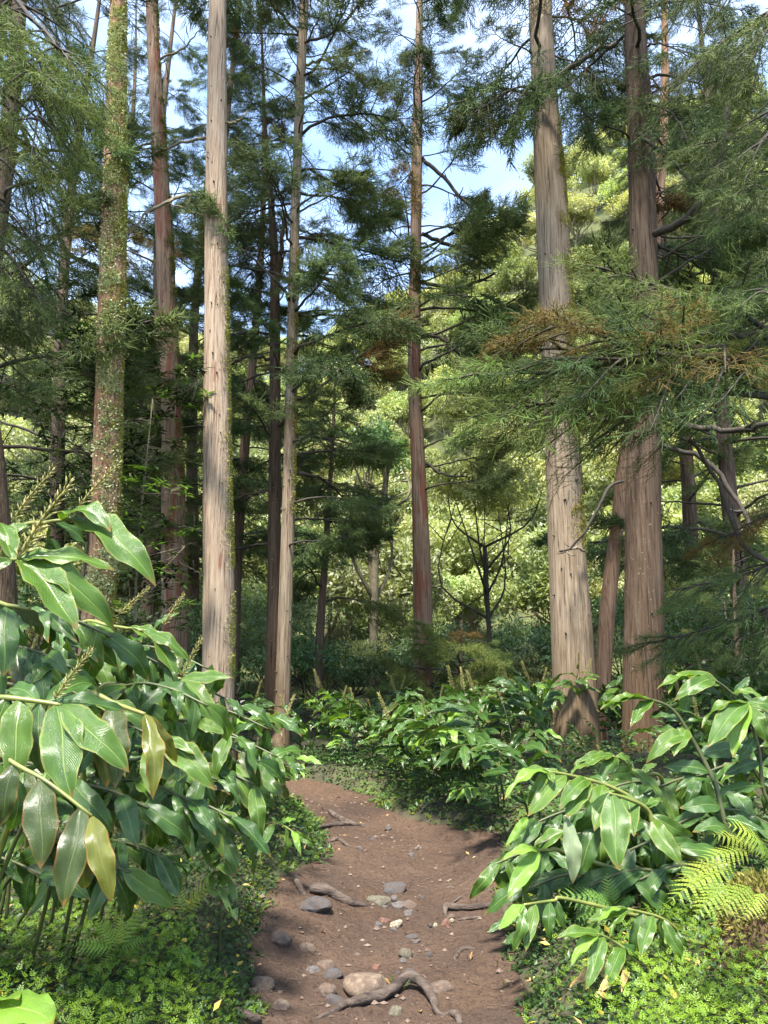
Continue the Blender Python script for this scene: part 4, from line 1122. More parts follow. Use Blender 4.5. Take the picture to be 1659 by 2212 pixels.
# thicket at the back and the right side
for (x, y) in scatter(150, -3.4, 7.6, 8.9, 13.6, 0.12, 0.34):
    ginger(x, y, random.gauss(-1.57, 1.1), 'glossy dark green ginger shoot in the thicket beyond the path end', 'ginger shoots of the far thicket', scale=random.uniform(0.85, 1.2) * (1.12 if x > 2.5 else 0.95), spike=0.4, young=0.12)
for (x, y) in scatter(70, 0.7, 6.5, 5.4, 9.4, 0.35, 0.36, lambda x, y: x > 1.9 or y > 6.9):
    ginger(x, y, math.pi + random.gauss(0.35, 0.7), 'glossy dark green ginger shoot in the bank along the right side of the path', 'ginger shoots of the right bank', scale=random.uniform(0.75, 1.1))
# shoots that hang over the far right edge of the path
for (px, py, s, az, k) in ((900, 1775, 0.80, 3.5, 4), (960, 1800, 0.85, 3.7, 2), (1010, 1825, 0.9, 3.9, 4), (1060, 1850, 0.85, 3.6, 11), (850, 1750, 0.75, 3.4, 9), (800, 1725, 0.7, 3.9, 2), (1090, 1850, 0.95, 4.0, 9), (930, 1780, 0.7, 4.3, 11),
                           (830, 1715, 0.75, 4.2, 4), (780, 1685, 0.7, 4.5, 2), (700, 1655, 0.75, 4.8, 9), (640, 1650, 0.7, 4.9, 4), (740, 1662, 0.7, 4.6, 11), (860, 1735, 0.8, 3.9, 2), (950, 1775, 0.85, 4.1, 9), (1000, 1800, 0.9, 3.8, 4), (900, 1700, 0.9, 4.2, 2), (820, 1670, 0.85, 4.5, 9)):
    g = GP(px, py)
    ginger(g[0] + 0.35, g[1] + 0.35, az, 'wet ginger shoot arching low over the far right edge of the path', 'ginger shoots drooping over the path edge', k=k, scale=s, spike=0, young=0.15)
for (px, py, s, az, k) in ((870, 1765, 0.5, 4.0, 4), (925, 1795, 0.55, 3.8, 9), (985, 1825, 0.5, 4.1, 2), (1040, 1848, 0.55, 3.7, 11), (810, 1728, 0.5, 4.4, 4), (900, 1745, 0.6, 4.2, 2), (960, 1790, 0.6, 3.9, 4), (760, 1690, 0.5, 4.7, 9), (690, 1668, 0.5, 4.8, 2), (850, 1720, 0.55, 4.3, 11)):
    g = GP(px, py)
    ginger(g[0] + 0.22, g[1] + 0.25, az, 'short ginger shoot filling the foot of the bank beyond the path', 'short ginger shoots at the foot of the bank', k=k, scale=s, spike=0, young=0.1)
# left bank
for (x, y) in scatter(62, -6.5, -0.8, 4.6, 10.6, 0.40, 0.40):
    ginger(x, y, random.gauss(-0.25, 0.7), 'glossy dark green ginger shoot in the left bank below the trunks', 'ginger shoots of the left bank', scale=random.uniform(0.8, 1.15) * (1.15 if x < -2 else 0.9), spike=0.4)
for (px, py, s, az, k) in ((600, 1800, 0.85, -0.5, 4), (640, 1790, 0.7, -0.2, 2), (560, 1830, 0.9, -0.3, 9), (610, 1760, 0.8, -0.6, 11), (520, 1860, 0.85, -0.4, 4), (585, 1750, 0.8, -0.1, 1)):
    g = GP(px, py)
    ginger(g[0] - 0.3, g[1] + 0.15, az, 'ginger shoot drooping over the left edge of the path', 'ginger shoots drooping over the left path edge', k=k, scale=s, spike=0, young=0.2)

# --- foreground ginger whose leaves are told one by one
CAMP = np.array([0, 0, CAMZ])
def hero(label, stem, leaves, spikes=(), r=(0.014, 0.006), mat=M_STEM, d0=None, group=None):
    """stem: (px, py, d) from the ground end to the tip; leaves: (bx, by, tx, ty, depth, depth change, width, shape, material[, face])"""
    pts = np.array([q if len(q) == 4 else P(*q) for q in stem], dtype=object)
    pts = np.array([np.asarray(q[:3], float) for q in pts])
    base = pts[0].copy(); base[2] = float(H(base[0], base[1])) - 0.03
    line = smooth_line(np.vstack([base, pts[1:]]) if abs(base[2] - pts[0][2]) < 0.5 else np.vstack([base, pts]), 26)
    t = thing('ginger_plant', label, 'plant', base, group)
    mb = MB(); V, F, uv = tube(line - base, np.linspace(r[0], r[1], 26), 8); mb.add(V, F, uv)
    link('stem', mb.build('stem', mat), t)
    for q in leaves:
        bx, by, tx, ty, d, dd, wr, v, m = q[:9]
        face = q[9] if len(q) > 9 else 0.55
        b, tp = P(bx, by, d), P(tx, ty, d + dd)
        # root the leaf on the stem when the stem passes near
        i = int(np.argmin(np.linalg.norm(line - b, axis=1)))
        if np.linalg.norm(line[i] - b) < 0.16: b = line[i]
        ch = tp - b; ln = float(np.linalg.norm(ch))
        nh = unit(CAMP - (b + tp) / 2) * face + np.array([0, 0, 1.0]) * (1 - face) + rng.normal(0, 0.20, 3)
        link('leaf', leaf_me(v, m), t, frame(b - base, ch, nh, ln, ln * wr, ln))
    for (bx, by, tx, ty, d, sc_) in spikes:
        b, tp = P(bx, by, d), P(tx, ty, d)
        ln = float(np.linalg.norm(tp - b))
        link('flower_spike', SPK[random.randrange(3)], t, frame(b - base, tp - b, (0, -1, 0.3), ln / 0.30))
    return t
def c1(*a):   # leaf measured on the enlarged left detail
    bx, by, tx, ty = a[:4]
    return (bx * .36, 995.4 + by * .36, tx * .36, 995.4 + ty * .36) + tuple(a[4:])
def c5(*a):
    bx, by, tx, ty = a[:4]
    return (bx * .36, 1659 + by * .36, tx * .36, 1659 + ty * .36) + tuple(a[4:])
def c2(*a):
    bx, by, tx, ty = a[:4]
    return (995.5 + bx * .4, 1393.6 + by * .4, 995.5 + tx * .4, 1393.6 + ty * .4) + tuple(a[4:])
def s1(x, y, d): return (x * .36, 995.4 + y * .36, d)
def s2(x, y, d): return (995.5 + x * .4, 1393.6 + y * .4, d)
def gnd(x, y): return (x, y, float(H(x, y)), 0)

hero('tall ginger shoot on the left with seed spikes and big bright leaves over the trunks', [gnd(-2.5, 2.9), s1(-260, 1500, 2.75), s1(-120, 800, 2.7), s1(0, 615, 2.65), s1(110, 590, 2.62)],
     [c1(100, 600, 465, 1015, 2.6, -0.05, 1.2, 2, M_GB, 0.7), c1(150, 590, 690, 660, 2.7, 0.05, 0.95, 0, M_GB, 0.45), c1(260, 600, 690, 1030, 2.75, 0.0, 0.85, 1, M_GB, 0.6),
      c1(60, 600, 105, 680, 2.6, 0.0, 1.2, 3, M_GB, 0.6), c1(40, 600, -140, 690, 2.6, -0.05, 1.1, 0, M_GB, 0.6), c1(110, 580, -80, 470, 2.65, 0.1, 1.1, 1, M_GB, 0.5),
      c1(300, 390, 400, 560, 2.9, 0.15, 1.5, 3, M_G, 0.6), c1(170, 470, 0, 370, 2.7, 0.1, 0.9, 0, M_GB, 0.5)],
     [(110 * .36, 995 + 590 * .36, 430 * .36, 995 + 110 * .36, 2.62, 1), (75 * .36, 995 + 365 * .36, 320 * .36, 995 + 45 * .36, 2.75, 1)])
hero('ginger shoot with folded bright leaves and one seed spike beside the lichen spotted trunk', [gnd(-2.3, 3.3), s1(-150, 900, 3.0), s1(100, 430, 2.95), s1(280, 370, 2.9), s1(420, 350, 2.9)],
     [c1(385, 330, 665, 430, 2.9, -0.12, 1.5, 6, M_GB, 0.45), c1(510, 370, 720, 590, 2.9, -0.05, 0.9, 4, M_GB, 0.6), c1(640, 420, 935, 755, 2.9, -0.08, 0.95, 1, M_GB, 0.6), c1(380, 340, 520, 600, 3.0, 0.1, 0.9, 3, M_G, 0.6),
      c1(200, 400, -60, 560, 2.95, 0.0, 1.0, 0, M_GB, 0.55)],
     [(480 * .36, 995 + 270 * .36, 725 * .36, 995 + 0 * .36, 2.95, 1)])
hero('ginger shoot with three broad wet leaves hanging from a level stem on the left', [gnd(-2.2, 2.4), s1(-330, 1650, 2.5), s1(-160, 1440, 2.45), s1(0, 1420, 2.4), s1(200, 1440, 2.4), s1(370, 1465, 2.4)],
     [c1(115, 1430, 60, 1945, 2.38, -0.08, 1.25, 5, M_GB, 0.85), c1(330, 1475, 430, 2025, 2.38, -0.08, 1.35, 2, M_GB, 0.85), c1(415, 1470, 775, 1870, 2.4, -0.03, 1.05, 0, M_GB, 0.75),
      c1(360, 1440, 760, 1505, 2.45, 0.1, 0.75, 2, M_G, 0.4), c1(340, 1380, 45, 1375, 2.5, 0.05, 0.8, 0, M_G, 0.5), c1(370, 1400, 590, 1370, 2.5, 0.2, 0.8, 4, M_G, 0.5),
      c1(240, 1460, 260, 1880, 2.6, 0.0, 1.1, 3, M_G, 0.8), c1(20, 1430, -120, 1850, 2.4, 0.0, 1.2, 0, M_GB, 0.8)],
     [(330 * .36, 995 + 1430 * .36, 550 * .36, 995 + 1130 * .36, 2.4, 1)])
hero('ginger shoot with yellowing leaves hanging from an arched stem on the left', [gnd(-1.7, 3.2), s1(300, 1500, 2.8), s1(520, 1395, 2.7), s1(700, 1460, 2.65), s1(870, 1520, 2.6)],
     [c1(635, 1500, 690, 1965, 2.62, -0.04, 1.1, 0, M_GV, 0.85), c1(835, 1530, 915, 2035, 2.55, -0.03, 0.75, 4, M_GO, 0.85), c1(900, 1560, 1000, 1750, 2.6, 0.05, 0.7, 1, M_GO, 0.7), c1(760, 1480, 770, 1680, 2.7, 0.1, 1.2, 3, M_GV, 0.7),
      c1(590, 1690, 640, 1960, 2.65, 0.0, 1.1, 2, M_GV, 0.8), c1(950, 1600, 1060, 1810, 2.7, 0.0, 0.8, 0, M_GO, 0.8)])
hero('ginger shoot with three olive leaves edged in brown hanging low on the left', [gnd(-2.7, 2.6), s1(-520, 1480, 2.55), s1(-260, 1600, 2.42), s1(-60, 1722, 2.34), s1(110, 1830, 2.3), s1(290, 1930, 2.27), s1(550, 2130, 2.25)],
     [c5(250, 70, 243, 605, 2.26, -0.05, 1.25, 5, M_GV, 0.9), c5(440, 230, 380, 835, 2.24, -0.05, 1.15, 2, M_GV, 0.9), c5(560, 300, 665, 805, 2.25, -0.03, 0.95, 0, M_GO, 0.9), c5(540, 300, 520, 720, 2.35, 0.02, 0.8, 3, M_GV, 0.8),
      c5(60, 0, 0, 350, 2.3, 0.0, 1.2, 0, M_GV, 0.8), c5(100, 60, 60, 380, 2.5, 0.05, 1.2, 3, M_G, 0.8)], r=(0.010, 0.005))
hero('ginger shoot with a row of wavy leaves stepping down beside the pale trunk', [gnd(-1.9, 4.2), s1(250, 1250, 3.6), s1(480, 980, 3.5), s1(660, 990, 3.45), s1(860, 1020, 3.4)],
     [c1(475, 940, 710, 1110, 3.45, -0.03, 0.95, 0, M_GB, 0.55), c1(735, 1005, 1055, 1345, 3.4, -0.06, 0.85, 1, M_GB, 0.65), c1(770, 980, 1000, 1090, 3.45, 0.0, 0.75, 4, M_GB, 0.5), c1(870, 1000, 1150, 1215, 3.4, 0.0, 0.75, 3, M_GB, 0.55),
      c1(520, 1060, 735, 1350, 3.5, -0.05, 1.1, 2, M_G, 0.7), c1(690, 1000, 800, 1240, 3.55, 0.1, 0.8, 3, M_G, 0.6), c1(700, 1160, 790, 1300, 3.5, 0, 1.2, 5, M_GB, 0.7), c1(280, 1080, 480, 1200, 3.5, 0.0, 0.9, 0, M_G, 0.6),
      c1(190, 880, 360, 1110, 3.3, -0.05, 0.95, 3, M_G, 0.7), c1(330, 1010, 400, 1250, 3.4, 0.0, 1.0, 1, M_G, 0.7)],
     [(720 * .36, 995 + 920 * .36, 895 * .36, 995 + 760 * .36, 3.45, 1), (980 * .36, 995 + 990 * .36, 1105 * .36, 995 + 800 * .36, 3.6, 1)])
hero('ginger shoot with long leaves drooping in front of the pale trunk base', [gnd(-1.6, 4.4), s1(500, 1500, 3.9), s1(760, 1255, 3.7), s1(950, 1280, 3.65), s1(1090, 1310, 3.6)],
     [c1(800, 1260, 975, 1505, 3.65, -0.05, 1.15, 2, M_GB, 0.75), c1(985, 1320, 1150, 1585, 3.6, -0.05, 0.9, 0, M_GB, 0.75), c1(1115, 1330, 1345, 1630, 3.6, -0.05, 0.85, 1, M_GB, 0.7), c1(1190, 1310, 1390, 1300, 3.65, 0.0, 1.1, 5, M_GB, 0.45),
      c1(1050, 1310, 1190, 1480, 3.7, 0.0, 0.9, 4, M_G, 0.7), c1(700, 1300, 620, 1480, 3.7, 0.0, 1.1, 3, M_G, 0.7), c1(860, 1290, 860, 1440, 3.8, 0.1, 1.1, 0, M_G, 0.7)],
     [(1090 * .36, 995 + 1300 * .36, 1210 * .36, 995 + 1065 * .36, 3.7, 1)])
hero('dark ginger shoot at the left edge with a hanging shaded leaf', [gnd(-2.4, 3.0), s1(-250, 1300, 2.9), s1(-100, 880, 2.8), s1(60, 870, 2.75), s1(180, 890, 2.75)],
     [c1(10, 880, 20, 1295, 2.72, -0.03, 1.2, 0, M_G, 0.8), c1(90, 880, 170, 1110, 2.9, 0.1, 1.1, 3, M_G, 0.7), c1(160, 890, 255, 1060, 2.85, 0.05, 0.9, 4, M_GV, 0.7), c1(-60, 880, -90, 1250, 2.75, 0, 1.2, 2, M_G, 0.8)])
# more shoots filling the left bank mass
LFH = 'ginger shoot among the crowded wet leaves of the left bank'
for (x0, y0, sx, sy, sd, seed) in ((-1.55, 3.7, 330, 1480, 3.2, 1), (-1.75, 3.3, 240, 1560, 3.0, 2), (-1.45, 4.0, 420, 1560, 3.5, 3), (-2.0, 3.2, 120, 1330, 3.1, 4), (-1.4, 4.1, 440, 1600, 3.8, 5), (-1.75, 3.6, 250, 1400, 3.4, 6),
                                   (-1.3, 3.9, 430, 1650, 3.5, 7), (-1.45, 3.6, 350, 1640, 3.2, 8), (-1.35, 4.3, 460, 1640, 4.0, 9), (-2.1, 3.0, 40, 1400, 2.9, 10), (-1.5, 3.4, 300, 1690, 3.0, 11), (-1.65, 3.1, 200, 1700, 2.85, 12), (-1.9, 2.9, 60, 1650, 2.75, 13),
                                   (-1.35, 4.4, 480, 1590, 4.2, 14), (-1.4, 4.3, 430, 1660, 4.0, 16), (-1.45, 4.8, 460, 1530, 4.5, 17), (-1.4, 4.4, 400, 1480, 4.1, 18), (-1.7, 3.6, 200, 1480, 3.4, 19), (-1.9, 3.4, 100, 1480, 3.1, 20), (-1.4, 3.6, 380, 1720, 3.3, 21), (-1.6, 4.2, 330, 1400, 3.9, 22), (-1.9, 3.4, 60, 1800, 3.2, 24), (-1.8, 3.4, 160, 1840, 3.2, 25), (-1.7, 3.5, 260, 1820, 3.3, 26), (-2.0, 3.3, -20, 1850, 3.1, 28), (-1.4, 3.9, 400, 1760, 3.6, 23)):
    r = np.random.default_rng(900 + seed)
    sx += 10
    lv = []
    st = [gnd(x0, y0), (sx - 150, sy + 60, sd + 0.15), (sx - 60, sy, sd + 0.05), (sx + 20, sy + 5, sd), (sx + 110, sy + 45, sd - 0.05)]
    for q in range(12):
        f = q / 11; bx = sx - 90 + 200 * f; by = sy + 15 - 30 * math.sin(math.pi * f) + 35 * f * f
        ln = r.uniform(65, 150) * (3.0 / sd) ** 1.3; an = r.uniform(20, 115) if q % 2 else r.uniform(40, 150)
        lv.append((bx, by, bx + ln * math.cos(rad(an)), by + ln * math.sin(rad(an)), sd, r.uniform(-0.15, 0.2), r.uniform(0.8, 1.15), int(r.integers(0, 7)), M_GB if r.uniform() < 0.30 else (M_GV if r.uniform() < 0.1 else M_G), r.uniform(0.5, 0.85)))
    hero(LFH, st, lv, group='ginger shoots crowding the left bank', mat=M_STEMD, r=(0.009, 0.005))
_d = float(GP(350, 2090)[1])
hero('small ginger seedling with two leaves in the ground cover at lower left', [gnd(*GP(350, 2090)[:2]), (352, 2066, _d), (362, 2046, _d - 0.02)],
     [(356, 2052, 410, 2135, _d, -0.12, 0.9, 0, M_GB, 0.5), (362, 2048, 440, 2100, _d, -0.08, 0.95, 1, M_GY, 0.45), (358, 2050, 398, 2060, _d, 0.05, 0.9, 3, M_GB, 0.4)], r=(0.006, 0.004))
hero('pale bright leaf of a seedling poking into the lower left corner', [gnd(*GP(-40, 2190)[:2]), (-20, 2175, 2.95), (0, 2165, 2.9)],
     [(-10, 2180, 115, 2215, 2.85, -0.15, 1.5, 5, M_GY, 0.5), (-20, 2168, 40, 2160, 2.9, -0.1, 1.6, 2, M_GY, 0.6)], r=(0.006, 0.004))
hero('little ginger spray with narrow leaves leaning over the left path edge', [gnd(*GP(560, 1880)[:2]), (570, 1800, 5.2), (600, 1780, 5.1), (640, 1800, 5.0)],
     [(590, 1782, 555, 1850, 5.1, -0.1, 0.85, 0, M_G, 0.7), (612, 1785, 600, 1870, 5.05, -0.1, 0.8, 3, M_GB, 0.7), (625, 1790, 650, 1850, 5.0, -0.1, 0.7, 1, M_GY, 0.6), (635, 1798, 690, 1830, 5.0, -0.1, 0.7, 4, M_GB, 0.5), (600, 1782, 640, 1770, 5.1, 0.1, 0.8, 0, M_GY, 0.4)], r=(0.007, 0.004))

# right foreground
hero('big ginger shoot arching over the right path edge with a fan of drooping leaves', [gnd(1.9, 4.6), s2(1010, 900, 4.1), s2(820, 770, 4.0), s2(600, 705, 3.95), s2(470, 682, 3.9)],
     [c2(470, 682, 235, 835, 3.9, -0.15, 0.75, 1, M_GY, 0.5), c2(520, 690, 290, 690, 3.95, -0.05, 0.6, 2, M_GB, 0.4), c2(590, 780, 360, 925, 3.9, -0.1, 1.0, 0, M_GB, 0.6), c2(740, 740, 530, 895, 3.9, -0.1, 0.95, 3, M_GB, 0.6),
      c2(830, 765, 720, 1005, 3.9, -0.1, 1.1, 0, M_GB, 0.75), c2(950, 825, 935, 1035, 3.95, -0.1, 1.3, 2, M_GB, 0.8), c2(705, 835, 570, 930, 3.9, -0.1, 1.3, 5, M_GB, 0.6), c2(560, 690, 700, 655, 4.0, 0.05, 0.6, 4, M_GB, 0.4),
      c2(470, 690, 360, 870, 3.95, -0.05, 0.8, 6, M_GB, 0.6), c2(480, 640, 500, 745, 3.85, -0.03, 1.5, 2, M_GB, 0.8), c2(800, 770, 650, 720, 4.0, 0.1, 0.9, 1, M_G, 0.5)])
hero('ginger shoot with large smooth dark leaves hanging in the middle of the right clump', [gnd(2.0, 4.4), s2(1100, 1050, 4.0), s2(1010, 890, 3.95), s2(900, 830, 3.9), s2(800, 800, 3.85)],
     [c2(850, 880, 852, 1215, 3.8, -0.08, 1.35, 2, M_GB, 0.85), c2(985, 1000, 1195, 1190, 3.85, -0.05, 1.25, 0, M_GB, 0.7), c2(1060, 900, 1255, 1030, 3.95, 0.0, 1.05, 1, M_GB, 0.6), c2(1000, 820, 1090, 835, 4.0, 0.0, 1.2, 3, M_GB, 0.6),
      c2(570, 930, 605, 1290, 3.85, -0.05, 0.9, 4, M_GP, 0.8), c2(740, 960, 625, 1255, 3.9, -0.02, 1.2, 0, M_G, 0.8), c2(900, 830, 1090, 840, 4.05, 0.1, 1.4, 5, M_G, 0.5), c2(1000, 1060, 1060, 1200, 3.95, 0.0, 1.2, 3, M_G, 0.8),
      c2(1190, 1120, 1440, 1140, 4.0, 0.1, 1.2, 5, M_G, 0.5), c2(690, 830, 610, 1010, 3.95, 0, 1.1, 3, M_G, 0.7)], r=(0.016, 0.007))
hero('ginger shoot rising behind the fan of drooping leaves on the right', [gnd(1.8, 5.2), s2(1090, 740, 4.7), s2(960, 700, 4.6), s2(870, 620, 4.55), s2(820, 600, 4.5)],
     [c2(870, 612, 608, 645, 4.5, -0.1, 0.75, 2, M_GB, 0.4), c2(830, 605, 650, 665, 4.5, -0.15, 0.8, 0, M_GB, 0.5), c2(800, 600, 920, 640, 4.55, 0.05, 1.1, 1, M_GB, 0.5), c2(960, 700, 790, 700, 4.5, -0.1, 1.2, 3, M_GB, 0.6), c2(970, 710, 1060, 640, 4.6, 0.0, 1.1, 4, M_GB, 0.6),
      c2(930, 720, 1090, 830, 4.5, -0.05, 1.1, 0, M_GB, 0.6), c2(860, 640, 740, 770, 4.5, -0.1, 1.1, 3, M_GB, 0.65)])
hero('tall ginger shoot with a dark stem and light leaves across the brown trunk', [gnd(2.45, 4.3), s2(1500, 1060, 4.3), s2(1370, 740, 4.35), s2(1240, 490, 4.4), s2(1120, 330, 4.4), s2(900, 268, 4.35)],
     [c2(1070, 300, 752, 350, 4.35, -0.12, 0.75, 2, M_GB, 0.45), c2(1000, 285, 820, 345, 4.35, -0.1, 0.8, 1, M_GB, 0.5), c2(1060, 315, 915, 445, 4.35, -0.1, 0.9, 0, M_GB, 0.65), c2(1150, 380, 1030, 345, 4.4, 0.0, 0.9, 3, M_G, 0.5), c2(1235, 470, 1150, 600, 4.35, -0.08, 1.35, 2, M_GB, 0.75),
      c2(1190, 430, 1005, 395, 4.45, 0.1, 0.9, 4, M_G, 0.5), c2(1110, 540, 1000, 640, 4.4, -0.05, 1.0, 6, M_GB, 0.6), c2(1260, 520, 1140, 560, 4.5, 0.05, 1.0, 0, M_G, 0.6), c2(1300, 600, 1530, 560, 4.45, 0.05, 1.0, 5, M_G, 0.5), c2(1330, 660, 1090, 660, 4.4, -0.05, 1.0, 0, M_G, 0.5),
      c2(1370, 740, 1160, 790, 4.4, -0.1, 1.1, 3, M_G, 0.6), c2(1400, 800, 1640, 760, 4.4, 0.0, 1.0, 5, M_G, 0.5), c2(1420, 880, 1180, 880, 4.35, -0.1, 1.1, 0, M_G, 0.6), c2(1460, 940, 1640, 1010, 4.3, -0.1, 1.1, 2, M_G, 0.6), c2(1480, 1000, 1250, 1010, 4.3, -0.1, 1.1, 1, M_G, 0.6)], mat=M_STEMD, r=(0.018, 0.007))
hero('highest ginger shoot on the right with a folded leaf against the understory', [gnd(2.7, 5.0), s2(1600, 700, 4.9), s2(1500, 330, 4.9), s2(1440, 240, 4.9), s2(1340, 180, 4.85), s2(1190, 165, 4.8)],
     [c2(1430, 215, 1165, 150, 4.85, 0.0, 1.0, 5, M_GB, 0.6), c2(1330, 180, 1055, 240, 4.8, -0.1, 0.75, 0, M_GB, 0.45), c2(1290, 172, 1120, 265, 4.8, -0.1, 0.75, 1, M_GY, 0.5), c2(1390, 195, 1150, 300, 4.8, -0.1, 0.9, 3, M_GB, 0.55), c2(1470, 290, 1560, 170, 4.9, 0, 1.2, 2, M_G, 0.7), c2(1540, 180, 1640, 300, 4.9, -0.1, 1.0, 6, M_GB, 0.7),
      c2(1500, 400, 1370, 470, 4.9, 0, 1.1, 3, M_G, 0.6), c2(1560, 560, 1440, 600, 4.9, 0, 1.1, 0, M_G, 0.6)], mat=M_STEMD)
hero('ginger shoot at the right edge with a pale young leaf hanging at its tip', [gnd(2.75, 4.4), s2(1700, 900, 4.4), s2(1610, 560, 4.4), s2(1560, 380, 4.4), s2(1548, 308, 4.35)],
     [c2(1560, 310, 1330, 555, 4.3, -0.1, 0.95, 0, M_GB, 0.65), c2(1540, 318, 1470, 610, 4.3, -0.08, 0.9, 2, M_GY, 0.8), c2(1590, 310, 1660, 530, 4.35, -0.05, 1.2, 3, M_GB, 0.75), c2(1550, 305, 1300, 450, 4.35, -0.05, 0.85, 1, M_GB, 0.5), c2(1570, 300, 1760, 360, 4.35, 0.05, 1.1, 4, M_GB, 0.6),
      c2(1580, 420, 1780, 470, 4.4, 0, 1.1, 0, M_G, 0.6), c2(1600, 500, 1500, 640, 4.4, -0.05, 1.1, 3, M_G, 0.7), c2(1620, 640, 1420, 700, 4.4, 0, 1.1, 5, M_G, 0.5), c2(1640, 760, 1800, 800, 4.4, 0, 1.1, 5, M_G, 0.5)], mat=M_STEMD)
hero('ginger spray with young leaves hanging over the middle right path edge', [gnd(1.75, 4.3), s2(600, 1130, 4.0), s2(480, 1108, 3.95), s2(420, 1108, 3.9)],
     [c2(420, 1112, 252, 1375, 3.85, -0.08, 0.95, 2, M_GY, 0.75), c2(410, 1110, 215, 1165, 3.9, -0.1, 0.7, 1, M_GY, 0.5), c2(500, 1130, 385, 1290, 3.9, -0.05, 0.95, 0, M_G, 0.7), c2(450, 1115, 330, 1350, 3.88, 0, 0.8, 3, M_GB, 0.7), c2(360, 930, 240, 1090, 4.0, -0.1, 0.8, 4, M_GY, 0.7), c2(400, 930, 300, 1110, 4.05, -0.05, 0.9, 0, M_G, 0.7)])
hero('low ginger spray with three light hanging leaves at the right path edge', [gnd(1.65, 3.9), s2(620, 1380, 3.65), s2(500, 1380, 3.6), s2(340, 1402, 3.5)],
     [c2(338, 1402, 205, 1540, 3.48, -0.06, 1.0, 0, M_GY, 0.7), c2(372, 1400, 272, 1665, 3.48, -0.06, 0.9, 3, M_GB, 0.8), c2(432, 1395, 352, 1655, 3.5, -0.06, 1.0, 2, M_GB, 0.8), c2(510, 1390, 480, 1590, 3.55, 0.0, 1.2, 1, M_G, 0.7), c2(540, 1390, 560, 1540, 3.6, 0, 1.1, 5, M_G, 0.7), c2(300, 1480, 140, 1550, 3.65, 0.0, 1.1, 5, M_G, 0.4),
      c2(330, 1560, 230, 1610, 3.6, 0, 1.4, 5, M_G, 0.5)], r=(0.010, 0.005))
hero('low ginger spray with long light leaves over the moss bank at lower right', [gnd(*GP(1400, 2110)[:2]), s2(1000, 1785, 3.35), s2(900, 1655, 3.3), s2(810, 1590, 3.28), s2(740, 1558, 3.25)],
     [c2(758, 1568, 518, 1585, 3.22, -0.05, 0.95, 2, M_GB, 0.45), c2(755, 1572, 592, 1735, 3.22, -0.06, 0.85, 1, M_GY, 0.65), c2(815, 1605, 675, 1860, 3.22, -0.08, 0.9, 0, M_GB, 0.75), c2(905, 1665, 780, 1885, 3.24, -0.08, 0.95, 3, M_GB, 0.75), c2(860, 1620, 960, 1705, 3.3, 0.05, 1.0, 4, M_G, 0.6), c2(960, 1750, 1000, 1870, 3.3, -0.05, 1.2, 5, M_G, 0.6), c2(740, 1560, 680, 1520, 3.3, 0.1, 1, 0, M_GB, 0.5)], r=(0.009, 0.004))
hero('ginger spray arching above the lower right moss bank with deep green leaves', [gnd(1.75, 3.7), s2(1240, 1600, 3.5), s2(1150, 1520, 3.45), s2(1060, 1465, 3.4), s2(900, 1424, 3.35)],
     [c2(905, 1424, 735, 1510, 3.32, -0.06, 0.8, 0, M_GY, 0.5), c2(870, 1424, 680, 1500, 3.32, 0.0, 0.8, 2, M_GB, 0.45), c2(940, 1430, 805, 1580, 3.33, -0.06, 0.95, 1, M_GB, 0.6), c2(1062, 1466, 975, 1690, 3.35, -0.06, 1.1, 2, M_GB, 0.8), c2(925, 1550, 950, 1710, 3.4, 0, 1.1, 3, M_G, 0.75), c2(1140, 1440, 1222, 1725, 3.4, -0.03, 0.95, 0, M_GB, 0.8),
      c2(1015, 1315, 1160, 1535, 3.5, 0.0, 1.0, 2, M_GB, 0.75), c2(1030, 1590, 1160, 1700, 3.4, 0, 0.9, 4, M_G, 0.5), c2(1180, 1540, 1230, 1640, 3.45, 0, 1.0, 3, M_G, 0.7)], r=(0.010, 0.005))
for (x0, y0, sx, sy, sd, seed) in ((2.3, 4.5, 1350, 1780, 4.3, 1), (2.1, 4.7, 1270, 1800, 4.4, 2), (2.5, 4.4, 1450, 1820, 4.2, 3), (2.8, 4.6, 1560, 1760, 4.4, 4), (2.0, 4.3, 1240, 1900, 4.1, 5), (2.7, 4.9, 1500, 1690, 4.7, 6), (2.9, 5.2, 1600, 1660, 4.9, 7), (2.4, 5.2, 1380, 1700, 5.0, 8),
                                   (2.1, 4.9, 1250, 1760, 4.7, 9), (2.2, 4.2, 1380, 1890, 4.0, 11), (2.5, 4.1, 1480, 1880, 4.0, 12), (1.8, 4.6, 1160, 1850, 4.3, 13)):
    r = np.random.default_rng(950 + seed); lv = []
    st = [gnd(x0, y0), (sx + 120, sy + 70, sd + 0.1), (sx + 50, sy, sd + 0.05), (sx - 20, sy - 10, sd), (sx - 110, sy + 25, sd - 0.05)]
    for q in range(10):
        f = q / 9; bx = sx + 110 - 220 * f; by = sy + 30 - 50 * math.sin(math.pi * min(1, f * 1.1))
        ln = r.uniform(90, 130) * 4.2 / sd; an = r.uniform(40, 100) if q % 2 else r.uniform(90, 170)
        lv.append((bx, by, bx + ln * math.cos(rad(an)), by + ln * math.sin(rad(an)), sd, r.uniform(-0.1, 0.15), r.uniform(0.85, 1.2), int(r.integers(0, 7)), M_GB if r.uniform() < 0.15 else M_G, r.uniform(0.5, 0.85)))
    hero('ginger shoot within the dark mass of leaves on the right bank', st, lv, group='ginger shoots crowding the right bank', mat=M_STEMD)

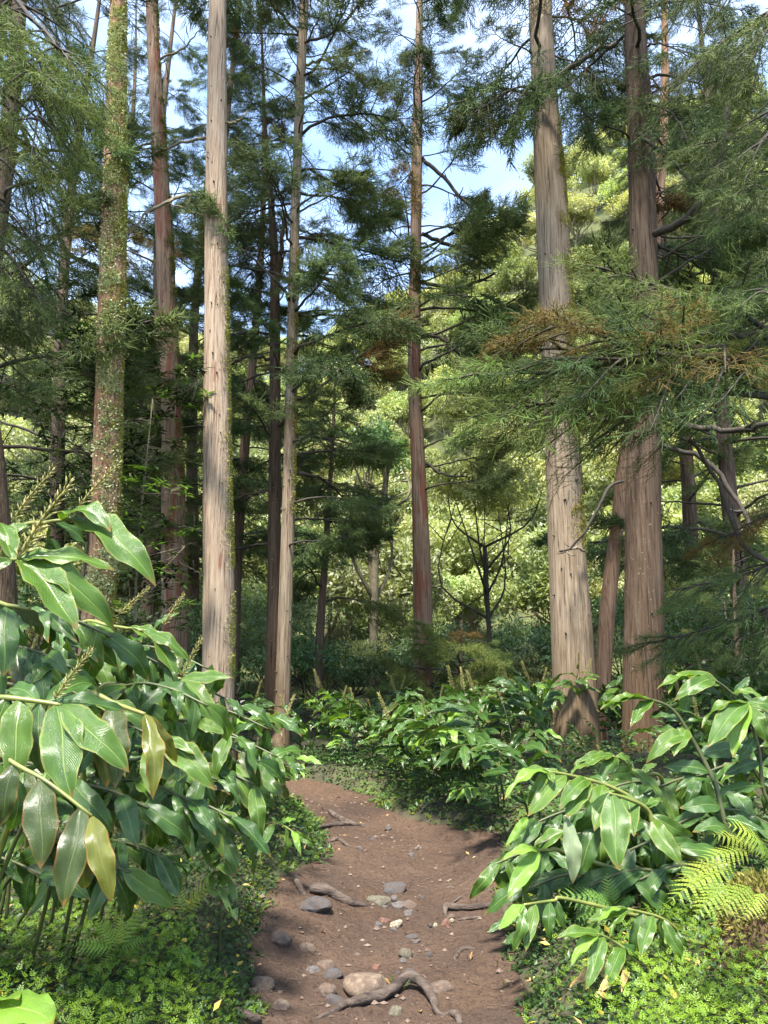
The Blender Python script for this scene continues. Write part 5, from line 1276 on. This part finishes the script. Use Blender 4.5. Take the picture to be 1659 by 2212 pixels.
# broad rounded leaf seedling on the left bank, gnawed
def round_leaf(seed, holes=0):
    V, F, uv = ginger_leaf(seed, 0.06, 0.2, 0.012, hw=0.27, nu=8, nv=14)
    if holes:
        r = np.random.default_rng(seed); keep = np.ones(len(F), bool)
        for k in range(holes):
            c = V[int(r.integers(30, len(V) - 30))]
            keep &= np.linalg.norm(V[F].mean(1) - c, axis=1) > r.uniform(0.04, 0.09)
        F = F[keep]
    return mesh('leaf', V, [F], uv, None, True, [M_GB])
rl = [round_leaf(11), round_leaf(12, 4), round_leaf(13, 7)]
DS = 3.75
g = P(470, 1815, DS); gb = np.array([g[0], g[1] + 0.1, float(H(g[0], g[1] + 0.1))])
t = thing('broadleaf_seedling', 'seedling with broad rounded pale leaves gnawed by insects on the left bank', 'plant', gb)
mb = MB(); V, F, uv = tube(smooth_line([[0, 0, 0], (g - gb) * 0.5 + np.array([0.02, 0, 0]), g - gb], 8), np.linspace(0.007, 0.004, 8), 6); mb.add(V, F, uv); link('stem', mb.build('stem', M_STEMD), t)
for (tx, ty, dd, v, f) in ((415, 1770, 0.1, 0, 0.7), (520, 1780, -0.1, 0, 0.7), (395, 1830, -0.05, 0, 0.4), (505, 1895, -0.2, 1, 0.7), (450, 1870, -0.2, 1, 0.6), (512, 1990, -0.15, 2, 0.8), (460, 1940, -0.2, 2, 0.8)):
    b = P(472, 1818, DS) if ty < 1900 else P(475, 1880, DS - 0.05)
    tp = P(tx, ty, DS + dd); ch = tp - b; ln = float(np.linalg.norm(ch))
    link('leaf', rl[v], t, frame(b - gb, ch, unit(CAMP - tp) * f + np.array([0, 0, 1 - f]), ln, ln * (1.0 if ty < 1950 else 0.6), ln))

# ================================================================== FERNS
def frond_mesh(seed, n=11, lobes=7, mat=M_FERN, arch=0.16):
    r = np.random.default_rng(seed); mb = MB()
    t = np.linspace(0, 1, 14)
    sp_ = np.stack([t, 0.03 * np.sin(t * 3), arch * 4 * t * (1 - t)], -1)
    V, F, uv = tube(sp_, np.linspace(0.008, 0.002, 14), 4); mb.add(V, F, uv, 0.2)
    for k in range(n):
        f = 0.16 + 0.82 * k / n; i = f * 13; i0 = int(i); p = sp_[i0] + (sp_[min(i0 + 1, 13)] - sp_[i0]) * (i - i0)
        T = unit(sp_[min(i0 + 1, 13)] - sp_[i0])
        pl = 0.27 * math.sin(math.pi * min(1, (f * 0.92 + 0.12))) ** 0.8 * r.uniform(0.9, 1.1)
        for sg in (1, -1):
            d = unit(T * 0.42 + np.array([0, sg, 0]) + np.array([0, 0, -0.18 + r.uniform(-.1, .1)]))
            nrm = unit(np.cross(d, T) * -sg)
            q = np.linspace(0.06, 1, lobes); base = p + np.outer(q, d) * pl + np.outer(q ** 2, [0, 0, -1]) * pl * 0.12
            wid = pl * 0.088 * (1.05 - q ** 1.6) * r.uniform(0.85, 1.15, lobes) + 0.002
            sd = unit(np.cross(nrm, d))
            for ss in (1, -1):
                a = nrmz(np.tile(d * 0.55 + sd * ss, (lobes, 1)))
                s = np.tile(unit(d - sd * ss * 0.4), (lobes, 1))
                V, F, uv = quads(base, a, s, wid * 1.3, pl / lobes * 1.35); mb.add(V, [F], uv, np.repeat(r.uniform(0.2, 1, lobes), 4))
            V, F, uv = tube([p, base[-1]], [0.003, 0.001], 3, cap=False); mb.add(V, F, uv, 0.2)
    return mb.build('frond', mat, False)
FR = {'g': [frond_mesh(1), frond_mesh(2, 11, 7, arch=0.10)], 'y': [frond_mesh(3, 11, 7, M_FERNY), frond_mesh(4, 10, 7, M_FERNY, 0.08)]}
def fern(label, base, tips, kind, face=0.5):
    base = np.asarray(base, float); t = thing('fern', label, 'fern', base)
    for k, tp in enumerate(tips):
        b = base if len(tp) == 3 else P(*tp[3:])
        e = P(tp[0], tp[1], base[1] - 0.04 if tp[2] == 'b' else (base[1] + tp[2] if tp[2] < 1 else tp[2])); ch = e - b; ln = float(np.linalg.norm(ch))
        nh = unit(CAMP - e) * face + np.array([0, 0, 1 - face]) + rng.normal(0, 0.12, 3)
        link('frond', FR[kind][k % 2], t, frame(b - base, ch, nh, ln, ln * rng.uniform(0.75, 0.95), ln))
fern('bright yellow green fern spreading over the mossy stump', P(1660, 1960, 3.0), [(1562, 1775, 3.1, 1655, 1852, 3.2), (1436, 1952, 2.85, 1575, 1878, 3.05), (1492, 1992, 2.8, 1592, 1915, 2.95), (1500, 1862, 3.05, 1625, 1838, 3.15), (1655, 1785, 3.2, 1700, 1890, 3.25), (1460, 1905, 2.95, 1585, 1862, 3.1), (1545, 1985, 2.8, 1625, 1915, 2.95), (1530, 1800, 3.15, 1640, 1835, 3.2), (1600, 1800, 3.0, 1670, 1880, 3.1), (1600, 1990, 2.8, 1655, 1925, 2.9)], 'y')
fern('light green fern under the fan of drooping ginger leaves', GP(1325, 2010) + np.array([0, -0.1, 0.12]), [(1195, 1935, -0.1), (1255, 1915, 0), (1310, 1878, 0), (1240, 1990, -0.15), (1375, 1935, 0), (1285, 1970, -0.15)], 'g')
fern('green fern with spread fronds in the lower left ground cover', GP(250, 2125) + np.array([0, 0, 0.13]), [(205, 1975, 0), (312, 1945, 0.1), (148, 2040, -0.05), (328, 2028, 0), (262, 1965, 0.05), (190, 2120, -0.1), (310, 2110, -0.1)], 'y')
fern('thin yellowish fern beside the gnawed broad leaf seedling', GP(395, 2030) + np.array([0, 0, 0.10]), [(472, 1895, 0), (385, 1905, 0.05), (362, 1970, 0), (428, 1982, -0.05), (375, 2045, -0.1)], 'y')
fern('tiny fern sprouting between the boulder and the big root', GP(845, 2135), [(893, 2117, 'b'), (846, 2105, 'b'), (868, 2128, 'b')], 'g', 0.4)

# ================================================================== STUMP
sp0 = GP(1625, 2105)
t = thing('rotten_stump', 'rotten brown stump topped with yellow moss under the bright fern', 'stump', (sp0[0] + 0.12, sp0[1] + 0.1, sp0[2] - 0.05))
zz = np.linspace(0, 0.42, 7)
me, oo, ll = trunk_mesh(np.stack([0.02 * zz, 0 * zz, zz * 0.85], -1), np.array([.21, .20, .185, .165, .14, .10, .03]), 24, 77, 0.06, 0.35, M_BK['brown'], 0.03)
link('stump_wood', me, t)
r = np.random.default_rng(5); n = 2600
d = rdir(n, r); d[:, 2] = np.abs(d[:, 2])
p = np.stack([d[:, 0] * 0.18, d[:, 1] * 0.18, 0.20 + d[:, 2] * 0.20 - 0.05 * (1 - d[:, 2])], -1) * r.uniform(0.85, 1.05, (n, 1))
a = nrmz(d + rdir(n, r) * 0.7); s = nrmz(np.cross(a, rdir(n, r)))
V, F, uv = quads(p, a, s, 0.03 * r.uniform(0.5, 1.4, n), 0.012); 
k = link('moss', mesh('moss', V, [F], uv, np.repeat(r.uniform(0, 1, n), 4), False, [M_MOSS]), t); k['kind'] = 'stuff'

# ================================================================== GROUND COVER
def cover(n, x0, x1, y0, y1, dens):
    x = rng.uniform(x0, x1, n); y = rng.uniform(y0, y1, n)
    el_, er_ = path_edges(y)
    t = np.maximum(el_ - x, x - er_)
    k = dens(x, y, t) > rng.uniform(0, 1, n)
    return x[k], y[k], t[k]
def small_leaves(x, y, t, hmax, ll, lw, mat, name, yel=False):
    n = len(x)
    z = H(x, y) + hmax * sm(t / 0.25 + 0.25) * rng.uniform(0.1, 1, n) * (0.6 + 0.8 * (fbm(x * 2.2, y * 2.2, 15, 3) + 0.5))
    p = np.stack([x, y, z], -1)
    a = rdir(n); a[:, 2] = a[:, 2] * 0.5 + 0.15; a = nrmz(a)
    up = nrmz(np.array([0, 0, 1.0]) + rdir(n) * 0.5)
    s = nrmz(np.cross(a, up))
    V, F, uv = quads(p, a, s, ll * rng.uniform(0.6, 1.4, n), lw * rng.uniform(0.7, 1.3, n), 0.12)
    tv = np.clip(fbm(x * 1.1, y * 1.1, 19, 3) + 0.5 + rng.uniform(-0.35, 0.35, n), 0, 1)
    return link(name, mesh(name, V, [F], uv, np.repeat(tv, 4), False, [mat]))
vis = lambda x, y, t: (np.abs(x) < y * 0.60 + 0.5) * (t + 0.30 * fbm(x * 4, y * 4, 53, 3) > -0.02)
x, y, t = cover(150000, -5, 5, 2.2, 5.6, lambda x, y, t: vis(x, y, t) * 0.85)
o = small_leaves(x, y, t, 0.13, 0.026, 0.016, M_PERI, 'ground_cover'); tag(o, 'dark glossy small leaved creeper covering the banks beside the path', 'ground cover', kind='stuff')
x, y, t = cover(110000, -6, 7, 5.6, 11, lambda x, y, t: vis(x, y, t) * np.clip(1.1 - t * 0.35, 0.12, 0.8))
o = small_leaves(x, y, t, 0.13, 0.042, 0.027, M_PERI, 'ground_cover'); tag(o, 'dark creeper carpet around the far end of the path', 'ground cover', kind='stuff')
def sprays(n, x0, x1, y0, y1, dens, name, label, mat, size):
    x, y, t = cover(n, x0, x1, y0, y1, dens)
    n = len(x)
    z = H(x, y) + (0.14 * sm(t / 0.3 + 0.12)) * rng.uniform(0.6, 1.1, n)
    az = rng.uniform(0, 6.28, n); ax = nrmz(np.stack([np.cos(az), np.sin(az), rng.uniform(0.05, 0.9, n)], -1))
    sd = nrmz(np.cross(ax, nrmz(np.array([0, 0, 1.0]) + rdir(n) * 0.35)))
    mb = MB(); sz = size * rng.uniform(0.6, 1.3, n); tv = np.clip(fbm(x * 1.6, y * 1.6, 23, 3) + 0.55 + rng.uniform(-0.3, 0.3, n), 0, 1)
    o3 = np.stack([x, y, z], -1)
    for k in range(4):
        f = 0.12 + 0.26 * k
        for sg in ((1, -1) if k < 3 else (0,)):
            a = nrmz(ax * 0.7 + sd * sg * 0.8); s = nrmz(np.cross(a, np.cross(ax, sd)))
            V, F, uv = quads(o3 + ax * (sz * f)[:, None], a, s, sz * (0.55 - 0.25 * f), sz * 0.16)
            mb.add(V, [F], uv, np.repeat(tv, 4))
    o = link(name, mb.build(name, mat, False)); tag(o, label, 'ground cover', kind='stuff')
fr = lambda x, y, t: vis(x, y, t) * np.clip(1.35 - (y - 2.3) * 0.55 - np.clip(t - 0.9, 0, 2) * 0.5, 0, 1) * np.clip(fbm(x * 1.5, y * 1.5, 29, 3) * 3.2 + 0.75, 0.05, 1)
sprays(52000, -3, 3, 2.2, 4.4, fr, 'spikemoss', 'bright yellow green spikemoss carpet along the near path edges', M_SELA, 0.030)
ed = lambda x, y, t: vis(x, y, t) * (t < 0.5) * np.clip(1 - t * 2.2, 0, 1) * 0.8
sprays(12000, -2, 2.2, 4.2, 8.6, ed, 'spikemoss', 'bright spikemoss fringe along the far path edges', M_SELA, 0.038)
x, y, t = cover(2200, -3, 3, 2.2, 5.0, lambda x, y, t: vis(x, y, t) * 0.22)
o = small_leaves(x, y, t + 0.3, 0.15, 0.036, 0.022, M_YEL, 'yellowed_leaflets'); tag(o, 'scattered yellowed leaflets in the creeper', 'ground cover', kind='stuff')

x, y, t = cover(900, -2.6, 2.6, 2.4, 8.5, lambda x, y, t: (np.abs(x) < y * 0.6 + 0.4) * np.where(t > 0, 0.45, np.where(t > -0.3, 0.5, 0.06)))
o = small_leaves(x, y, np.where(t > 0, t + 0.2, -0.06), 0.12, 0.05, 0.022, M_DEAD, 'leaf_litter'); tag(o, 'small brown fallen leaves strewn along the path edges', 'litter', kind='stuff')

# ================================================================== ROCKS
import bmesh
def rock_mesh(seed, mat, flat=0.7, ang=0.5):
    bm = bmesh.new(); bmesh.ops.create_icosphere(bm, subdivisions=3, radius=1.0)
    me = bpy.data.meshes.new('rock'); bm.to_mesh(me); bm.free()
    co = np.empty(len(me.vertices) * 3, np.float32); me.vertices.foreach_get('co', co); co = co.reshape(-1, 3).astype(float)
    r = np.random.default_rng(seed)
    for k in range(int(4 + ang * 12)):                      # cleave planes: broken faces
        nrm = rdir(1, r)[0]; dd = r.uniform(0.55, 0.92)
        h = co @ nrm - dd; co = co - np.outer(np.maximum(h, 0) * (0.75 + 0.25 * ang), nrm)
    co = co * (1 + 0.16 * fbm(co[:, 0] * 1.7 + co[:, 2] + 9, co[:, 1] * 1.7 + 5 - co[:, 2], seed, 4)[:, None] * 2)
    co[:, 2] *= flat
    co /= np.abs(co[:, :2]).max()
    me.vertices.foreach_set('co', co.astype(np.float32).ravel()); me.materials.append(mat); me.update()
    me.polygons.foreach_set('use_smooth', np.full(len(me.polygons), ang < 0.6))
    return me
RK = [
 (485, 685, 170, 90, 'dark', 0.55, 0.9, 0.62, 'dark grey angular slab beside the left root'),
 (885, 588, 120, 58, 'dark', 0.6, 0.6, 0.5, 'flat dark grey stone highest in the central stone scatter'),
 (800, 640, 130, 90, 'olive', 0.7, 0.8, 0.4, 'greenish ridge of rock sunk in the soil left of the central scatter'),
 (880, 637, 42, 48, 'grey', 0.9, 0.7, 0.8, 'small upright grey stone next to the greenish ridge'),
 (898, 674, 92, 36, 'grey', 0.5, 0.8, 0.6, 'long grey flake in the central stone scatter'),
 (960, 660, 80, 48, 'brown', 0.6, 0.7, 0.5, 'brownish grey stone at the right of the central scatter'),
 (955, 705, 60, 36, 'grey', 0.6, 0.8, 0.5, 'low grey stone below the central scatter'),
 (832, 686, 34, 26, 'grey', 0.7, 0.8, 0.6, 'small grey chip below the greenish ridge'),
 (830, 736, 66, 42, 'red', 0.6, 0.8, 0.6, 'pinkish broken stone left of the cream one'),
 (800, 762, 44, 40, 'grey', 0.7, 0.7, 0.6, 'grey chip under the pinkish broken stone'),
 (893, 766, 68, 46, 'cream', 0.7, 1.0, 0.75, 'cream angular stone in the middle of the path'),
 (876, 792, 40, 20, 'grey', 0.6, 0.8, 0.6, 'thin grey chip in front of the cream stone'),
 (1133, 760, 48, 60, 'red', 0.95, 0.7, 0.8, 'rusty red stone on the right side of the path'),
 (1083, 769, 32, 36, 'cream', 0.9, 0.9, 0.8, 'small whitish stone beside the rusty red one'),
 (1060, 776, 26, 30, 'dark', 0.9, 0.7, 0.8, 'small dark stone leftmost in the red stone group'),
 (1162, 752, 26, 34, 'cream', 0.9, 0.7, 0.8, 'pale pebble right of the rusty red stone'),
 (1160, 728, 44, 34, 'brown', 0.8, 0.7, 0.6, 'brown stone behind the rusty red one'),
 (1015, 642, 24, 28, 'dark', 0.9, 0.6, 0.8, 'small black stone standing alone right of the scatter'),
 (320, 836, 130, 84, 'brown', 0.6, 0.7, 0.45, 'rough brown rock sunk at the left path edge'),
 (450, 866, 92, 80, 'tan', 0.7, 0.35, 0.45, 'muddy rounded stone beside the rough brown rock'),
 (546, 940, 98, 90, 'brown', 0.7, 0.5, 0.45, 'muddy brown stone left of the trampled hollow'),
 (480, 972, 72, 40, 'grey', 0.6, 0.6, 0.5, 'grey flat stone at the left of the hollow'),
 (570, 1000, 110, 56, 'dark', 0.6, 0.8, 0.5, 'dark flat stone above the big boulder'),
 (935, 915, 72, 66, 'olive', 0.85, 0.15, 0.7, 'rounded olive cobble right of the path middle'),
 (1052, 913, 38, 30, 'dark', 0.8, 0.6, 0.7, 'small dark stone right of the olive cobble'),
 (925, 955, 40, 24, 'grey', 0.8, 0.6, 0.6, 'grey pebble just below the olive cobble'),
 (958, 1006, 60, 66, 'dark', 0.95, 0.4, 0.75, 'dark upright stone behind the big root'),
 (1020, 1020, 46, 42, 'red', 0.85, 0.5, 0.7, 'reddish brown stone right of the dark upright one'),
 (985, 1040, 34, 24, 'brown', 0.8, 0.6, 0.7, 'brown chip between the dark and reddish stones'),
 (900, 1004, 26, 24, 'dark', 0.8, 0.6, 0.6, 'dark pebble above the boulder'),
 (795, 970, 44, 34, 'red', 0.7, 0.6, 0.5, 'dull red stone above the boulder'),
 (745, 1062, 240, 150, 'tan', 0.52, 0.25, 0.85, 'biggest boulder, smooth and muddy, behind the big root'),
 (590, 1142, 112, 64, 'dark', 0.6, 0.7, 0.55, 'dark grey stone left of the big root'),
 (540, 1086, 104, 92, 'brown', 0.75, 0.6, 0.5, 'brown broken stone left of the boulder'),
 (315, 1140, 104, 84, 'tan', 0.65, 0.4, 0.4, 'muddy stone low at the left path edge'),
 (222, 1056, 134, 80, 'tan', 0.6, 0.5, 0.45, 'tan stone at the left edge beside the creeper'),
 (190, 1100, 46, 34, 'dark', 0.8, 0.5, 0.6, 'small dark stone in front of the tan one'),
 (1110, 1068, 150, 66, 'brown', 0.5, 0.2, 0.3, 'smooth brown rock barely showing right of the big root'),
 (888, 1060, 60, 60, 'olive', 0.8, 0.5, 0.5, 'greenish stone leaning on the boulder'),
 (892, 1188, 84, 42, 'olive', 0.6, 0.5, 0.5, 'greenish stone showing beneath the big root'),
 (710, 391, 36, 30, 'grey', 0.8, 0.7, 0.6, 'grey pebble on the far path'),
 (740, 402, 20, 18, 'brown', 0.8, 0.7, 0.6, 'brown pebble on the far path'),
 (965, 426, 40, 24, 'grey', 0.7, 0.7, 0.6, 'flat grey pebble near the right bank'),
 (990, 390, 26, 18, 'grey', 0.8, 0.7, 0.6, 'pale grey pebble behind the flat one'),
 (960, 406, 16, 14, 'grey', 0.8, 0.7, 0.6, 'tiny grey pebble between two larger pebbles'),
 (775, 350, 30, 24, 'dark', 0.8, 0.7, 0.6, 'dark pebble close to the far roots'),
 (845, 300, 44, 24, 'dark', 0.8, 0.7, 0.6, 'dark stone at the far right corner of the path'),
 (970, 826, 70, 24, 'dark', 0.5, 0.9, 0.5, 'dark splintered flake in the path middle'),
 (990, 846, 44, 30, 'grey', 0.6, 0.8, 0.5, 'grey flake beside the splintered one'),
 (700, 905 - 560 + 560, 40, 20, 'brown', 0.5, 0.6, 0.4, 'brown chip in the trampled hollow'),
]
for i, (cx, cy_, w, h, mk, flat, ang, up, lab) in enumerate(RK):
    px, py = 464.5 + .44 * cx, 1659 + .44 * (cy_ + h * 0.30)
    g = GP(px, py); s = w * .44 / 2 * PXM(px, py, g[1])
    M = Matrix.Translation((g[0], g[1] + s * 0.25, PZ(g[0], g[1]) + s * flat * (up * 1.1 - 0.50))) @ Matrix.Rotation(rng.uniform(-0.5, 0.5), 4, 'Z') @ Matrix.Rotation(rng.uniform(-0.15, 0.15), 4, 'X') @ Matrix.Diagonal((s * 1.06, s * rng.uniform(0.8, 1.0), s * 1.05, 1))
    o = link('rock', rock_mesh(1200 + i, M_RK[mk], flat, ang)); o.matrix_basis = M
    tag(o, lab, 'rock')

# gravel and litter strewn on the path
def gravel():
    mb = MB(); n = 900
    y = 2.6 + 6 * rng.uniform(0, 1, n) ** 1.4; el_, er_ = path_edges(y)
    x = el_ + (er_ - el_) * np.clip(rng.normal(0.52, 0.24, n), 0.02, 0.98)
    z = H(x, y) + 0.052 * fbm(x * 6, y * 6, 91, 4, 0.55)
    s = 0.003 + 0.020 * rng.uniform(0, 1, n) ** 5
    oct_ = np.array([[1, 0, 0], [0, 1, 0], [-1, 0, 0], [0, -1, 0], [0, 0, .7], [0, 0, -.5]], float)
    V = oct_[None] * rng.uniform(0.6, 1.2, (n, 6, 1)) * s[:, None, None] + np.stack([x, y, z + s * 0.2], -1)[:, None]
    f = np.array([[0, 1, 4], [1, 2, 4], [2, 3, 4], [3, 0, 4], [1, 0, 5], [2, 1, 5], [3, 2, 5], [0, 3, 5]])
    F = (f[None] + (np.arange(n) * 6)[:, None, None]).reshape(-1, 3)
    return mesh('gravel', V.reshape(-1, 3), [F], None, None, False, [M_RK['brown']])
o = link('gravel', gravel()); tag(o, 'small grey gravel strewn over the soil', 'gravel', kind='stuff')
M_LIT = mat_simple('litter', [(0.3, (0.035, 0.020, 0.012)), (0.55, (0.075, 0.042, 0.022)), (0.8, (0.13, 0.085, 0.045))], 30, 0.8)
def litter(n, seed):
    r = np.random.default_rng(seed); mb = MB()
    y = 2.6 + 6 * r.uniform(0, 1, n); el_, er_ = path_edges(y)
    e = r.beta(0.55, 0.55, n); x = el_ + (er_ - el_) * e
    z = H(x, y) + 0.052 * fbm(x * 6, y * 6, 91, 4, 0.55) + 0.006
    az = r.uniform(0, 6.28, n); d = np.stack([np.cos(az), np.sin(az), r.uniform(-.08, .16, n)], -1); ln = 0.012 + 0.06 * r.uniform(0, 1, n) ** 3
    wd = r.uniform(0.0008, 0.0024, n)[:, None]; sd = nrmz(np.cross(d, [0, 0, 1.0])) ; p = np.stack([x, y, z], -1)
    e1 = p + d * ln[:, None]; up = np.array([0, 0, 1.0])
    V = np.stack([p - sd * wd, p + sd * wd, p + up * wd * 1.6, e1 - sd * wd, e1 + sd * wd, e1 + up * wd * 1.6], 1).reshape(-1, 3)
    b = (np.arange(n) * 6)[:, None]
    F = np.concatenate([b + np.array([[0, 1, 4, 3]]), b + np.array([[1, 2, 5, 4]]), b + np.array([[2, 0, 3, 5]])])
    return mesh('twig_litter', V, [F], None, None, False, [M_LIT])
o = link('twig_litter', litter(1500, 3)); tag(o, 'fine brown needle and twig litter lying on the path', 'litter', kind='stuff')

# ================================================================== ROOTS
def c3(x, y): return 464.5 + .44 * x, 1659 + .44 * y
def root_obj(label, pts, rads, lift, seed, kind='exposed_root', wob=0.35):
    w = []
    for (x, y), lf in zip(pts, lift):
        g = GP(*c3(x, y)); g[2] = PZ(g[0], g[1]) + lf; w.append(g)
    n = max(20, len(pts) * 8)
    ln = smooth_line(np.c_[np.array(w), rads], n)
    r = np.random.default_rng(seed); ln[:, :3] += np.stack([fbm(np.arange(n) * 0.16, np.full(n, seed + 3.3 * q), seed + q, 3) for q in range(3)], -1) * np.array([0.02, 0.02, 0.006])
    o0 = ln[0, :3].copy()
    V, F, uv = tube(ln[:, :3] - o0, ln[:, 3], 14, wob, seed)
    mb = MB(); mb.add(V, F, uv)
    o = link(kind, mb.build(kind, M_ROOT)); o.location = o0
    tag(o, label, 'root'); return o
root_obj('thick humped brown root across the path in front of the biggest boulder', [(470, 1245), (560, 1215), (650, 1185), (760, 1150), (860, 1125), (940, 1090), (1010, 1100), (1060, 1150), (1105, 1200), (1190, 1215)],
         [.006, .012, .017, .022, .024, .025, .024, .021, .013, .005], [-.004, .004, .012, .022, .034, .048, .045, .028, .006, -.01], 1)
root_obj('forking root end in front of the thick humped one', [(1130, 1200), (1165, 1210), (1190, 1232), (1204, 1262)], [.008, .014, .014, .010], [0, .008, .008, 0], 2)
root_obj('root sloping down out of the left bank beside the dark slab', [(470, 612), (540, 640), (600, 655), (680, 680), (755, 688)], [.030, .034, .030, .022, .008], [.02, .03, .02, .012, 0], 3)
root_obj('short root stub running down from the left creeper edge', [(392, 545), (410, 590), (440, 632)], [.016, .020, .010], [.02, .02, 0], 4)
root_obj('dark bent root reaching in from the right bank', [(1128, 728), (1134, 694), (1200, 700), (1280, 692), (1365, 676)], [.010, .018, .020, .016, .014], [0, .02, .02, .015, .01], 5)
root_obj('small hooked root on the right side of the path', [(1180, 950), (1186, 925), (1215, 900), (1282, 892)], [.008, .010, .012, .008], [0, .008, .008, 0], 6)
root_obj('long thin pale root lying across the far path', [(430, 315), (500, 300), (570, 290), (640, 284), (700, 284), (770, 300)], [.008, .014, .02, .022, .018, .008], [0, .008, .014, .014, .01, 0], 7)
root_obj('dark knotted root at the far end of the path', [(560, 215), (590, 240), (625, 255), (690, 274)], [.018, .024, .024, .012], [.02, .02, .015, 0], 8)
root_obj('low curved root in the far path below the pale one', [(560, 366), (600, 358), (630, 368), (665, 386)], [.012, .018, .018, .008], [0, .01, .01, 0], 9)
root_obj('thin root at the lower left corner of the path', [(110, 1215), (160, 1225), (215, 1250)], [.016, .022, .016], [.01, .015, .005], 10)
root_obj('thin twig like root right of the red stone', [(1195, 752), (1240, 748), (1300, 738)], [.004, .007, .005], [.002, .006, .002], 11)
root_obj('thin root trailing down the right slope', [(1160, 672), (1200, 650), (1250, 615)], [.004, .006, .004], [.002, .005, .002], 12)
root_obj('thin sunken root beyond the left slab', [(1120, 592), (1150, 590), (1180, 592)], [.005, .010, .005], [.0, .006, .0], 13)

# fallen dead ginger leaves on the lower right moss
for (bx, by, tx, ty, d, lab) in ((1345, 2165, 1232, 2200, 0, 'yellow dried ginger leaf lying on the lower right moss'), (1350, 2160, 1290, 2225, 0, 'brown curled ginger leaf leaning on the yellow dried one'), (1352, 2162, 1345, 2215, 0, 'thin straw coloured dead leaf strip in the lower right moss')):
    b = GP(bx, by); e = GP(tx, ty); b[2] += 0.12; e[2] += 0.11
    o = link('dead_leaf', mesh('dead_leaf', LEAFV[3][0], [LEAFV[3][1]], LEAFV[3][2], None, True, [M_DEAD])); ln = float(np.linalg.norm(e - b))
    o.matrix_basis = frame(b, e - b, (0.2, -0.5, 1), ln, ln * 0.55, ln * 0.8); tag(o, lab, 'dead leaf')
